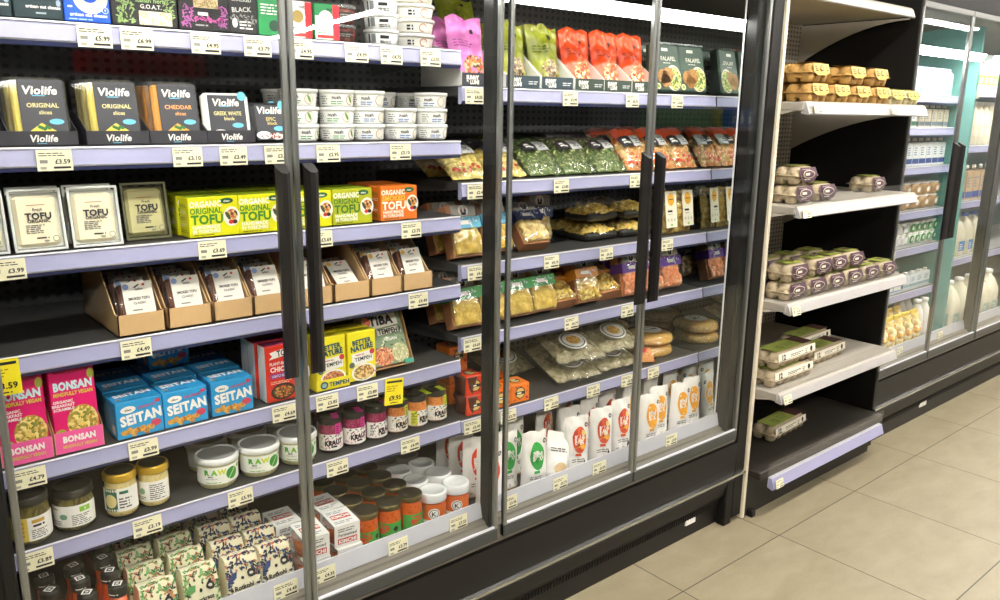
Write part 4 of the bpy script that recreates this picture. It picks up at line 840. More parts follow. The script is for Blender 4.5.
def kraut(label, fill, strip, back=False):
    def art(mb, P, r, z0, z1):
        h = z1-z0
        if back: mb.rect(P, -r*1.1, -r*.45, z0+h*.05, z1, M('d9dc3a') if strip else WHITE, .0006, 5, 1); mb.lines(P, -r*1.0, -r*.5, z0+h*.2, z0+h*.9, 7, INK, .0009, seed=3)
        scribble(mb, P, -r*.9, r*.7, z0+h*.75, z0+h*.92, 12, M('55555a'), 2); mb.txt(P, 'KRAUT', r*(.15 if not back else .45), z0+h*.48, h*.30, INK, bold=.07, maxw=r*1.5, rot=.08, shear=.1); mb.lines(P, -r*.1, r*.7, z0+h*.16, z0+h*.28, 1, INK, fill=.9)
        scribble(mb, P, -r*1.0, r*1.0, z0+h*.1, z0+h*.7, 22, M('c23a7a') if fill is BEET else M('e0a03a'), 8)
    t = jar('kraut_jar', label, 'jar', .0322, .096, fill, BLKLID, WHITE, art, (.10, .56), neck=.90)
    mb = MB(); r = .0325; P = cyl(r+.0006); sm = M('d82d96', .45) if fill is BEET else M('cfe02e', .45); u0 = .25 if not back else .9
    mb.rect(P, r*u0, r*(u0+.5), .052, .082, sm, .0006, 4, 1); mb.rect(plane((r*(u0+.2)*.7, 0, .0964), (1, 0, 0), (0, 0, 1)), -.008, .010, -.030, .012, sm); mb.lines(P, r*(u0+.1), r*(u0+.4), .056, .078, 4, INK, .0010, seed=5); mb.build('paper_strip', t, label='bright paper strip over the lid'); return t
a = kraut('', BEET, True); b = kraut('magenta kraut jar turned aside, next to the orange jars', BEET, False, True)
place(a, [(.953, 1.816, z, -20), (1.021, 1.814, z, -8), (.985, 1.90, z, 0)], ['magenta kraut jar with a pink strip, beside the white tubs', 'magenta kraut jar with a pink strip, second from the white tubs', 'magenta kraut jar in the second row'], 'magenta kraut jars')
b.location = (1.089, 1.812, z)
a = kraut('', CARR, True); b = kraut('orange kraut jar turned aside, between two other orange jars', CARR, True, True)
place(a, [(1.157, 1.813, z, 0), (1.292, 1.812, z, -5), (1.18, 1.90, z, 0), (1.27, 1.90, z, 0)], ['orange kraut jar with a lime strip, beside the magenta jars', 'orange kraut jar with a lime strip, last on its shelf', 'orange kraut jar in the second row, behind the first orange jar', 'orange kraut jar in the second row, behind the last orange jar'], 'orange kraut jars')
b.location = (1.2245, 1.813, z)

# ------------------------------------------------------------------ bottom deck of the near section
z = DECK
SAUCE = M('ea5a1c', .3, spec=.6)
def bottle(label):
    t = thing('sauce_bottle', label, 'bottle'); pr = [(.026, 0), (.0285, .005), (.0285, .070), (.023, .092), (.0178, .105), (.0178, .145)]
    MB().lathe([(r*.93, q+.001) for r, q in pr], SAUCE, 20).build('contents', t); MB().lathe(pr, JARG, 20, caps=False).build('glass', t)
    mb = MB().lathe([(.0195, .140), (.020, .142), (.020, .160), (.018, .164), (.0001, .164)], BLKLID, 20); P = top(.1642)
    for k in range(4): mb.rect(P, *[(-.009, .009, .006, .009), (-.009, .009, -.009, -.006), (-.009, -.006, -.006, .006), (.006, .009, -.006, .006)][k], WHITE)
    mb.rect(P, -.003, .003, -.002, .002, WHITE); C_ = cyl(.0202); mb.lines(C_, -.016, .016, .147, .152, 1, WHITE); mb.build('cap', t)
    mb = MB(); C_ = cyl(.0291); mb.rect(C_, -.04, .04, .02, .065, M('2a2826'), .0002, 10, 1); mb.lines(C_, -.02, .02, .03, .06, 3, M('ea8a3a')); mb.build('label', t); return t
t0 = bottle(''); sp, lb = [], []
for i, x in enumerate((.258, .318, .377)):
    for k in range(3):
        sp.append((x+k*.002+0*(i == 2), 1.705+k*.066+(.0, .006, -.0)[i], z, R.uniform(-60, 20))); lb.append('black capped bottle of orange sauce, %s file from the black frame, %s' % (ORD[i], ('front', 'second back', 'rear')[k]))
sp.append((.198, 1.715, z, 20)); lb.append('black capped bottle of orange sauce closest to the black frame, only its cap showing')
place(t0, sp, lb, 'black capped sauce bottles')
def patterned(c1, c2, word):
    """folded paper pouch with a printed leaf border"""
    def f(label, seed):
        w, h, dd = .085, .125, .072; mb = MB(); cream = M('ece5c4', .6); t = None
        F = lambda a, b, side: Vector(((a-.5)*w*(1-.10*b), side*dd/2*(1-max(0, b)**2.2*.55)+noise.noise((a*5, b*6, seed+side))*.004, b*h+noise.noise((a*4, seed, 2))*.004*b))
        mb.surf(lambda a, b: F(a, b, -1), 10, 10, cream); mb.surf(lambda a, b: F(1-a, b, 1), 10, 10, cream)
        for a in (0, 1): mb.surf(lambda s, b: F(a, b, -1)*(1-(s if a else 1-s))+F(a, b, 1)*(s if a else 1-s), 3, 10, cream)
        mb.surf(lambda a, s: F(a, 1, -1)*(1-s)+F(a, 1, 1)*s+Vector((0, 0, .004*math.sin(math.pi*s))), 10, 4, cream)
        P = lambda u, v, off=0: F(u/w+.5, v/h, -1)+Vector((0, -off, 0)); T_ = lambda u, v, off=0: (lambda s: F(u/w+.5, 1, -1)*(1-s)+F(u/w+.5, 1, 1)*s+Vector((0, 0, .004*math.sin(math.pi*s)+off)))(min(1, max(0, .5+v/.034)))
        r = random.Random(int(seed)+3)
        for k in range(135):
            u = r.uniform(-.042, .042); v = r.uniform(h*.62, h*.98) if k % 2 else r.uniform(.004, h*.98)
            if abs(u) < .028 and h*.12 < v < h*.76: u = math.copysign(r.uniform(.031, .042), u)
            mb.ell(P, u, v, r.uniform(.003, .007), r.uniform(.0015, .003), M((c1, '2a2c2c', c2, c1, '4a5048', 'c2805a')[k % 6]), .0008+.00002*k, rot=r.uniform(0, 3), n=6)
        for k in range(44): mb.ell(T_, r.uniform(-.038, .038), r.choice((-1, 1))*r.uniform(.007, .016), .006, .0025, M((c1, c2, '2a2c2c', 'c8623a')[k % 4]), .0012, rot=r.uniform(0, 3), n=6)
        mb.ell(T_, 0, 0, .022, .006, M('efe8cc'), .0016, n=10); mb.lines(T_, -.014, .014, -.002, .002, 1, INK, .002)
        mb.txt(P, word, -.002, h*.47, .0105, INK, .0034, maxw=.056, bold=.04); mb.lines(P, -.02, .02, h*.30, h*.37, 2, M('55504a'), .0034, seed=2); mb.ell(P, .020, h*.68, .0105, .0105, M('22242a'), .0036); mb.ell(P, .020, h*.68, .005, .0035, M('cfcabb'), .0040); mb.ell(P, -.027, h*.70, .014, .010, M(c1), .0034, rot=.6, n=5); mb.ell(P, -.004, h*.64, .004, .005, INK, .0034, n=6)
        o = mb.build('patterned_pouch', label=label); o['category'] = 'pouch'; return o
    return f
g = patterned('5f9a5a', '8fbf7a', 'Sauerkraut')('', 1); sp, lb = [], []
for i, x in enumerate((.456, .549)):
    for k in range(5):
        sp.append((x+k*.002, 1.722+k*.087, z+(.006 if i else .004), R.uniform(-2, 2))); lb.append('cream pouch with green leaf pattern, %s file, %s' % (('file beside the bottles', 'file beside the blue pattern')[i].replace('file ', '', 1), ('front pouch', 'second back', 'third back', 'fourth back', 'rear pouch')[k]))
place(g, sp, lb, 'green patterned pouches')
g = patterned('31487a', '24304f', 'Rotkohl')('', 2); sp, lb = [], []
for i, x in enumerate((.648, .735)):
    for k in range(4):
        sp.append((x+k*.002-.004*i, 1.722+k*.087, z, R.uniform(-2, 2))); lb.append('cream pouch with dark blue leaf pattern, %s, %s' % (('file beside the green pattern', 'file beside the kimchi tubs')[i], ('front pouch', 'second back', 'third back', 'rear pouch')[k]))
place(g, sp, lb, 'blue patterned pouches')
for nm, x, w in (('green', .505, .208), ('blue', .70, .19)):
    m = M('9a2352', .5); mb = MB(); mb.box(-w/2, w/2, 0, .0012, 0, .030, m); mb.box(-w/2, w/2, 0, .46, 0, .0012, m)
    for sx in (-1, 1): mb.prism([(0, 0), (.46, 0), (.46, .05), (.05, .05), (0, .030)], 'x', sx*w/2-.0006, sx*w/2+.0006, m)
    if nm == 'green': tag(mb.build('display_tray', loc=(x, 1.672, z)), 'wine red card tray holding the %s patterned pouches' % nm, 'display tray')
KIM = FOOD('kimchi', ['c8542a', 'e08a4a', 'a8391c', 'e9b98a'], 130, 'noise', rough=.3)
def kimchi(label):
    t = thing('kimchi_tub', label, 'tub'); r, h = .043, .062
    MB().lathe([(r*.82, 0.001), (r*.9, .004), (r, h-.014)], KIM, 22).build('contents', t); MB().lathe([(r*.84, .0), (r*.92, .003), (r*1.01, h-.014)], JARG, 22, caps=False).build('tub_body', t)
    MB().lathe([(r*1.02, h-.016), (r*1.06, h-.014), (r*1.06, h-.005), (r*1.0, h-.002), (.0001, h-.002)], CLEAR('clear_lid', 'e8ebec', gloss=1.4, haze=.2), 22).build('lid', t)
    mb = MB(); w = .070; m = M('ecebe6', .5); y = r+.003; cs = [(-y*.93, 0), (-y, h), (y, h), (y*.93, 0)]
    mb.prism([(a-.0006, b) for a, b in cs[:2]]+[(a+.0006, b) for a, b in cs[:2]][::-1], 'x', -w/2, w/2, m); mb.prism([(y, h-.0012), (y, h), (-y, h), (-y, h-.0012)], 'x', -w/2, w/2, m); mb.prism([(a-.0006, b) for a, b in cs[2:]]+[(a+.0006, b) for a, b in cs[2:]][::-1], 'x', -w/2, w/2, m)
    P = plane((0, -y*.93-.0010, 0), (1, 0, 0), (0, -1, -.055)); T_ = top(h); rd = M('c8322a')
    mb.rect(P, -w*.38, w*.38, h*.14, h*.40, rd); mb.txt(P, 'KIMCHI', 0, h*.27, h*.17, WHITE, .001, maxw=.048, bold=.05); mb.txt(P, 'Fermented', 0, h*.56, h*.13, INK, maxw=.056); mb.lines(P, -.026, .024, h*.7, h*.9, 2, M('77777a'), seed=3)
    mb.rect(T_, -w*.36, w*.36, -.012, .012, rd); mb.txt(T_, 'KIMCHI', 0, 0, .013, WHITE, .001, maxw=.046, bold=.05); mb.lines(T_, -.028, .028, .02, .036, 2, M('8a8a8c'), seed=5); mb.lines(T_, -.028, .028, -.036, -.02, 2, M('8a8a8c'), seed=6); mb.build('card_sleeve', t, label='white and red printed card sleeve'); return t
t0 = kimchi('')
place(t0, [(.836, 1.724, z, -4), (.836, 1.724, z+.064, -6), (.812, 1.826, z, 0), (.810, 1.826, z+.064, -3), (.930, 1.728, z, -3), (.928, 1.732, z+.064, -6), (.936, 1.828, z, 0), (.932, 1.828, z+.064, 0)][:8],
      ['red and white sleeved kimchi tub, %s' % q for q in ('bottom of the front stack left of the door edge', 'top of the front stack left of the door edge', 'bottom of the rear stack left of the door edge', 'top of the rear stack left of the door edge', 'bottom of the front stack right of the door edge', 'top of the front stack right of the door edge', 'bottom of the rear stack right of the door edge', 'top of the rear stack right of the door edge')], 'kimchi tubs')
def a_gj(mb, P, r, z0, z1):
    h = z1-z0; scribble(mb, P, -r*.6, r*.2, z0+h*.35, z0+h*.9, 30, M('e0452a'), 4); mb.txt(P, 'kimchi', -r*.25, z0+h*.62, h*.22, M('e0452a'), .001, maxw=r*.9, bold=.05, rot=.15); mb.ell(P, r*.72, z0+h*.62, r*.2, h*.15, M('2a2a2a')); mb.ell(P, r*.72, z0+h*.24, r*.2, h*.15, M('2a2a2a')); mb.lines(P, -r*.9, -r*.1, z0+h*.08, z0+h*.24, 2, M('1f6a34'), seed=2)
t0 = jar('relish_jar', '', 'jar', .0352, .106, FOOD('carrot_relish', ['dc4a0c', 'f0741e', 'b93a0c'], 120, 'noise', rough=.3), BRONZE, M('4cb04a', .5), a_gj, (.06, .52), neck=.94, lid_h=.014); sp, lb = [], []
for ch in t0.children:
    if ch.name.startswith('lid'):
        mb = MB().lathe([(.0345, .1065), (.029, .1078), (.0001, .1078)], M('5f5846', .3, metal=.7), 22, caps=False); mb.build('lid_top', ch, label='dull bronze lid top')
for i, x in enumerate((1.018, 1.094, 1.168)):
    for k in range(5):
        sp.append((x-.003*k-.03*(i == 0)*0, 1.765-.004*(2-i)+k*.076, z, (-15, -40, 10, 0, 0)[(i+k) % 5])); lb.append('orange relish jar with a bronze lid and green label, %s file, %s' % (ORD[i], ('front', 'second back', 'third back', 'fourth back', 'rear')[k]))
place(t0, sp, lb, 'orange relish jars with bronze lids')
def a_wj(mb, P, r, z0, z1):
    h = z1-z0; mb.rect(P, -r*1.3, r*1.3, z0, z0+h*.16, M('f0efe9'), .0006, 12, 1); mb.ell(P, -r*.05, z0+h*.52, r*.44, r*.44, WHITE, .0008); mb.ell(P, -r*.05, z0+h*.52, r*.36, r*.36, M('55585c'), .0011); mb.ell(P, -r*.05, z0+h*.52, r*.31, r*.31, WHITE, .0013); mb.txt(P, 'K', -r*.05, z0+h*.52, r*.36, INK, .0016)
t0 = jar('paste_jar', '', 'jar', .0385, .090, FOOD('orange_paste', ['e0662a', 'ea7f3e', 'd2561f'], 60, 'noise'), WLID, M('e2702f', .5), a_wj, (.02, .62), neck=1.0, lid_h=.026); sp, lb = [], []
for i, x in enumerate((1.250, 1.334)):
    for k in range(5):
        sp.append((x-.002*k, 1.770+k*.086, z, -25+R.uniform(-8, 8))); lb.append('orange jar with a white lid, %s file from the bronze lids, %s' % (ORD[i], ('front', 'second back', 'third back', 'fourth back', 'rear')[k]))
place(t0, sp, lb, 'orange jars with white lids')

# ------------------------------------------------------------------ bottom deck of the middle section: white stand-up pouches
PAPER = M('f1eee9', .55, var=.04, scale=12)
def bol(kind, seed):
    col = {'red': 'e2482a', 'green': '2fa044', 'yellow': 'f2a824', 'mix': 'e0552e'}[kind]; w, h, tt = .092, .195, .056
    def f(label):
        mb = MB(); F = pouch(mb, w, h, tt, PAPER, seed, .0055, 'stand', nx=18, ny=24); P = lambda u, v, off=0: F(u, v, off, -1); c = M(col, .5)
        mb.ell(P, .004, h*.60, .026, .045, c, .0012, 20)
        if kind == 'mix':
            for k in range(9): mb.ell(P, .004+.018*math.cos(k*2.4), h*.60+.026*math.sin(k*1.7), .009, .008, M(('f0b03a', 'c8322a', 'f3d27a')[k % 3]), .0015+.0001*k, rot=k, n=8)
        mb.txt(P, 'BUNI', .004, h*.645, .013, WHITE, .0022, maxw=.034, bold=.05); mb.txt(P, 'BOX', .004, h*.565, .016, WHITE, .0022, maxw=.034, bold=.05)
        mb.ell(P, .034, h*.83, .007, .008, M('2c2c2e'), .0014, 10); mb.ell(P, .034, h*.83, .0035, .004, M('cfcfcf'), .0018, 8)
        mb.lines(P, -.012, .020, h*.32, h*.37, 1, c, .0013, fill=.9); mb.lines(P, -.026, .032, h*.22, h*.29, 2, M('77736e'), .0013, seed=seed)
        for k in range(3): mb.ell(P, -.028+k*.026, h*.12, .0055, .0055, M('c9c5bd'), .0013, 8)
        mb.ell(P, .0, h*.04, .03, .006, M('c9a878'), .0013, 10)
        if kind == 'mix': mb.poly(P, [(.012, h*.12), (.030, h*.14), (.020, h*.26)], M('3a3634'), .0014)
        o = mb.build('food_pouch', label=label); o['category'] = 'pouch'; return o
    return f
z = DECK
def pouches(kind, seed, spots, nm):
    g = bol(kind, seed)(''); place(g, [s[:4] for s in spots], ['white stand-up pouch with %s, %s' % (nm, s[4]) for s in spots], 'white pouches with '+nm)
    return g
pouches('red', 2, [(1.428, 1.728, z, -6, 'front one beside the white lidded jars'), (1.430, 1.80, z, -4, 'second one back beside the jars'), (1.430, 1.87, z, -6, 'third one back beside the jars'), (1.430, 1.94, z, 0, 'rear one beside the jars')], 'a round red emblem')
pouches('green', 5, [(1.604, 1.722, z, -10, 'front one'), (1.535, 1.778, z, -4, 'behind the dark door post'), (1.62, 1.845, z, -6, 'second one back'), (1.60, 1.92, z, 0, 'third one back')], 'a round green emblem')
pouches('mix', 9, [(1.800, 1.730, z, -16, 'first in front from the green ones'), (1.922, 1.735, z, -14, 'second in front from the green ones'), (1.842, 1.805, z, -8, 'second row, first'), (2.040, 1.752, z, -6, 'third in front, at the door edge'), (1.80, 1.885, z, 10, 'third row, first'), (1.958, 1.825, z, 0, 'second row, second'), (1.93, 1.915, z, 4, 'third row, second'), (2.072, 1.845, z, 0, 'second row, at the door edge')], 'red and yellow fruit art')
pouches('yellow', 14, [(2.158, 1.722, z, -10, 'front one beside the door edge'), (2.250, 1.755, z, -8, 'second along from the door edge'), (2.345, 1.730, z, -12, 'third along from the door edge'), (2.432, 1.745, z, -8, 'last along, beside the mirrored wall'), (2.19, 1.835, z, 0, 'second row, first'), (2.31, 1.840, z, 4, 'second row, second'), (2.425, 1.84, z, 0, 'second row, beside the mirrored wall'), (2.25, 1.92, z, 0, 'third row, first'), (2.38, 1.92, z, 0, 'third row, last')], 'a round yellow emblem')
mb = MB(); F = pouch(mb, .086, .15, .045, PAPER, 23, .006, 'stand'); P = lambda u, v, off=0: F(u, v, off, -1); mb.ell(P, .012, .03, .024, .022, M('d9b98a'), .0014); mb.lines(P, -.03, .03, .085, .10, 2, M('2c2c2e'), .0014)
o = mb.build('food_pouch', loc=(1.696, 1.720, z), rot=(math.radians(-22), math.radians(14), math.radians(-24))); tag(o, 'slumped white pouch leaning between the green and the red and yellow ones', 'pouch')

# ------------------------------------------------------------------ top shelf of the middle section: salad bowls in bags, falafel packs
z = TZ[0]
def logo_tray(x, w, label, base, hz=.0, txtc=None, lx=0):
    mb = MB(); hh = .034; k = .0012; m = M(base, .5); wt = M('e9e7e2', .6)
    mb.box(-w/2, w/2, 0, k, 0, hh, m); mb.box(-w/2, w/2, 0, .19, 0, k, wt)
    for sx in (-1, 1): mb.prism([(0, 0), (.19, 0), (.19, .12), (.085, .10), (0, hh)], 'x', sx*w/2-.0008, sx*w/2+.0008, wt)
    P = plane((0, 0, 0), (1, 0, 0), (0, -1, 0)); mb.txt(P, 'SUNNY', -w*.22, hh*.66, .0105, WHITE, bold=.07, maxw=w*.34); mb.txt(P, '& LUNI', -w*.22, hh*.30, .0105, WHITE, bold=.07, maxw=w*.34); mb.lines(P, w*.16, w*.44, hh*.32, hh*.66, 2, M('dfe4e6'), seed=3)
    tag(mb.build('display_tray', loc=(x, YF-.003, z)), label, 'display tray', 'card trays of bagged salad bowls')
def bagged(label, film, food, dark=None):
    """tall bag gathered over a bowl: bowl picture low on the front"""
    t = thing('salad_bag', label, 'bagged salad'); w, h, tt = .112, .182, .066; mb = MB(); rot = RX(-8)
    F0 = pouch_f(w, h, tt, len(label)*1.3, .013, 'stand')
    def F(u, v, off=0, side=-1):
        q = F0(u, v, off, side); q.x *= .90+.22*v/h; return rot @ q
    mb.surf(lambda a, b: F(w*(a-.5), h*b, 0, -1), 22, 26, film); mb.surf(lambda a, b: F(w*(.5-a), h*b, 0, 1), 16, 16, film); mb.build('bag', t)
    P = lambda u, v, off=0: F(u, v, off, -1); mb = MB(); mb.ell(P, .010, h*.24, .040, .036, food, .0016, 20); mb.build('window', t, label='clear window showing the salad')
    mb = MB(); mb.lines(P, -.045, .03, h*.55, h*.68, 3, dark or M('8a3a6a'), .0014, seed=4); mb.ell(P, .018, h*.80, .006, .008, INK, .0014, n=8); mb.build('print', t); return t
PINKF = M('e07cc4', .32, var=.08); GREENF = M('8f9626', .3, var=.2, scale=20); ORF = M('e8501c', .3, var=.12, scale=14)
BOWL = FOOD('carrot_salad', ['e2622a', 'f08a4a', '5a4a32', 'c8b08a'], 150, 'cells'); GRAIN = FOOD('grain_salad', ['a08a62', '6a6248', 'c9b48a', '7a4a3a'], 150, 'cells'); CHICK = FOOD('chickpea_salad', ['e3c684', 'd2672a', 'f0dcae', 'b5462a'], 130, 'cells')
for film, food, xs, nm, base in ((PINKF, BOWL, (1.425,), 'pink', '34363f'), (GREENF, GRAIN, (1.58, 1.716), 'olive green', '32444e'), (ORF, CHICK, (1.853, 1.982, 2.112), 'orange', '3a4a3e')):
    for i, x in enumerate(xs):
        logo_tray(x, .128 if len(xs) < 3 else (.126, .126, .126)[i], 'dark printed card tray holding %s %s salad bag' % ('the' if len(xs) == 1 else 'the '+ORD[i], nm), base)
        lab = lambda k: 'glossy %s salad bag, %s%s' % (nm, '' if len(xs) == 1 else ORD[i]+' tray of that colour, ', ('in front', 'behind the front bag')[k])
        if i == 0: t0 = bagged(lab(0), film, food, M('a8508e') if nm == 'pink' else (M('5d6a1c') if nm[0:2] == 'ol' else M('b0391a'))); t0.location = (x, YF+.050, z+.002); t0.rotation_euler = (math.radians(-2), 0, math.radians(-3))
        else: q = dup(t0, (x, YF+.050, z+.002), R.uniform(-6, 2), lab(0)); q.rotation_euler[1] = math.radians(R.uniform(-2, 2))
        dup(t0, (x+.002, YF+.130, z+.002), R.uniform(-2, 2), lab(1))
q = [o for o in COL.objects if o.get('label') == 'glossy olive green salad bag, first tray of that colour, in front'][0]
dup(q, (1.54, YF+.225, z+.11), -20, 'glossy olive green salad bag lying on top, close to the black door post', rx=-30)
dup(q, (1.70, YF+.235, z+.05), 20, 'glossy olive green salad bag lying across the rear of its row', rx=-60)
FAL = FOOD('falafel', ['9a6a32', 'b98846', '7a4f24', 'c9a05a'], 120, 'noise', bump=.15)
def falafel(label):
    t = thing('falafel_pack', label, 'food pack'); w, h, dd = .134, .160, .05; rot = RX(-10); sl = M('42584a', .45); mb = MB().rbox(-w/2, w/2, 0, dd, 0, h, sl, r=.006, rot=rot, top=(.92, .7))
    P0 = plane((0, -.0002, 0), (1, 0, 0), (0, -1, 0)); P = lambda u, v, off=0: rot @ P0(u, v+0*off, off-.006*0)+Vector((0, (v/h)*dd*.15, 0))
    wt = M('ece8d8'); mb.lines(P, -.024, .024, h*.83, h*.90, 1, wt, fill=.9); mb.txt(P, 'FALAFEL', .006, h*.68, .014, wt, maxw=.075); mb.lines(P, -.02, .03, h*.58, h*.61, 1, wt, seed=2)
    mb.ell(P, .024, h*.28, .038, .043, M('e9d7c9'), .001); mb.ell(P, .026, h*.27, .034, .039, FOOD('chopped_salad', ['8aa03e', 'c9c46a', '4a6a2a', 'e6dca0'], 190, 'cells'), .0014)
    for a, b, r_ in ((-.030, .30, .026), (-.004, .34, .027), (-.018, .22, .024)): mb.ell(P, a, h*b, r_, r_*.95, FAL, .002, 16)
    mb.ell(P, -.056, h*.10, .011, .010, M('e6e0a0'), .002); mb.ell(P, -.056, h*.10, .006, .006, M('7a9a3a'), .0024); mb.build('card_sleeve', t)
    mb = MB().rbox(-w/2+.004, w/2-.004, .004, dd-.004, h*.98, h+.004, CLR, r=.001, rot=rot); mb.build('clear_top', t); return t
t0 = falafel('')
place(t0, [(2.254, YF+.006, z, -3), (2.390, YF+.006, z, -5), (2.254, YF+.082, z, -2), (2.390, YF+.082, z, -3), (2.32, YF+.165, z, 0)], ['dark green falafel pack at the front beside the orange bags', 'dark green falafel pack at the front beside the mirrored wall', 'dark green falafel pack behind the one beside the orange bags', 'dark green falafel pack behind the one at the mirrored wall', 'dark green falafel pack at the very back of its shelf'], 'dark green falafel packs')

# ------------------------------------------------------------------ middle section, second shelf: antipasti and salad bags lying back
z = TZ[1]
def lying_bag(label, food, w=.136, h=.165, tt=.045, head=None, sticker=True, tint=None, edge=None):
    t = thing('produce_bag', label, 'bagged food'); mb = MB(); F = pouch_f(w, h, tt, len(label)*.7, .006, 'pillow', .02); lp = LUMP(food.get('cell', .018), food.get('amp', .008), 5)
    mb.surf(lambda a, b: F(w*(a-.5), h*b, lp(w*a, h*b)*math.sin(math.pi*b)**.5-.004, -1), 48, 48, food); mb.surf(lambda a, b: F(w*(.5-a), h*b, 0, 1), 10, 10, food); mb.build('contents', t)
    f = MB(); f.surf(lambda a, b: F(w*1.04*(a-.5), h*1.04*b-h*.02, .006+noise.noise((a*11, b*11, 9))*.003, -1), 26, 26, FILM); f.build('film', t); P = lambda u, v, off=0: F(u, v, off+.009, -1)
    if head: mb = MB(); mb.rect(P, -w*.49, w*.49, h*.72, h*.97, head, .001, 12, 4); mb.build('header', t, label='coloured header band')
    if sticker:
        mb = MB(); st = M('bfc0bf', .4); mb.rect(P, -.002, .048, h*.46, h*.74, st, .003, 4, 4); mb.lines(P, .006, .040, h*.52, h*.68, 3, INK, .0036, seed=4); mb.rect(P, -.052, -.002, h*.46, h*.72, M('38383a', .4), .0028, 4, 4); mb.lines(P, -.045, -.01, h*.53, h*.66, 2, WHITE, .0036, fill=.7); mb.build('sticker', t, label='grey and black sticker')
    if edge:
        mb = MB(); 
        rr = random.Random(9)
        for k in range(9): mb.ell(P, rr.uniform(-w*.42, w*.42), h*rr.uniform(.05, .22)**1.0, w*rr.uniform(.03, .07), h*.035, edge, .001+.0002*k, rot=rr.uniform(0, 3), n=7)
        mb.build('pepper_pieces', t)
    return t
GNO = FOOD('yellow_gnocchi', ['e6cf62', 'efdf92', 'cfae3e'], 85, 'voronoi', bump=.9); LEAF = FOOD('salad_leaves', ['18260f', '33501f', '6f8c34', '243a17', 'b4c070', 'dfe4b4'], 120, 'noise', bump=1.0); PEP = FOOD('orange_gnocchi', ['eaa65a', 'e0782e', 'f3cf8a', 'd9b25a'], 85, 'voronoi', bump=.9); GNO['cell'] = .020; GNO['amp'] = .009; LEAF['cell'] = .026; LEAF['amp'] = .016; PEP['cell'] = .018; PEP['amp'] = .009; REDP = M('b5402a', .4); DARKB = M('2e2a2c', .4); OH = M('e0552a', .4)  # darkest LEAF tones paint the shaded gaps between the leaves
t0 = lying_bag('', GNO, head=DARKB, edge=REDP)
place(t0, [(1.432, YF+.040, z, 0), (1.576, YF+.040, z, 0), (1.432, YF+.158, z, 0), (1.576, YF+.158, z, 0)], ['bag of yellow gnocchi with a dark header at the shelf end', 'bag of yellow gnocchi with a dark header, behind the black door post', 'bag of yellow gnocchi behind the one at the shelf end', 'bag of yellow gnocchi behind the one at the door post'], 'bags of yellow gnocchi')
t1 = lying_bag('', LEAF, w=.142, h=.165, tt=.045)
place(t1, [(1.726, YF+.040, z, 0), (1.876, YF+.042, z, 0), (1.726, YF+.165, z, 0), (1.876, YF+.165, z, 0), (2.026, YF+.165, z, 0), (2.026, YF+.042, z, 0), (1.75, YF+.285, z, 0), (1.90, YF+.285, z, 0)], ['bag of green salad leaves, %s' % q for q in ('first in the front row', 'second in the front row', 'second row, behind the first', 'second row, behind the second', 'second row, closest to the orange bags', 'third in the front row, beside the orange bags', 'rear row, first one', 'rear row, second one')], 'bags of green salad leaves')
t2 = lying_bag('', PEP, w=.122, h=.170, tt=.042, head=OH, edge=M('d8452a', .4))
place(t2, [(2.164, YF+.042, z, 0), (2.294, YF+.042, z, 0), (2.424, YF+.045, z, 0), (2.164, YF+.145, z, 0), (2.294, YF+.145, z, 0), (2.424, YF+.145, z, 0)], ['orange pasta bag with a bright orange header, %s' % q for q in ('front row, beside the salad', 'second in the front row', 'front row, beside the mirrored wall', 'second row, first one', 'second row, middle one', 'second row, last one')], 'orange pasta bags')
for g, a in ((t0, -57), (t1, -52), (t2, -40)):
    for o in COL.objects:
        if o.parent is None and o.get('group') == g.get('group'): o.rotation_euler[0] = math.radians(a+R.uniform(-2, 2))

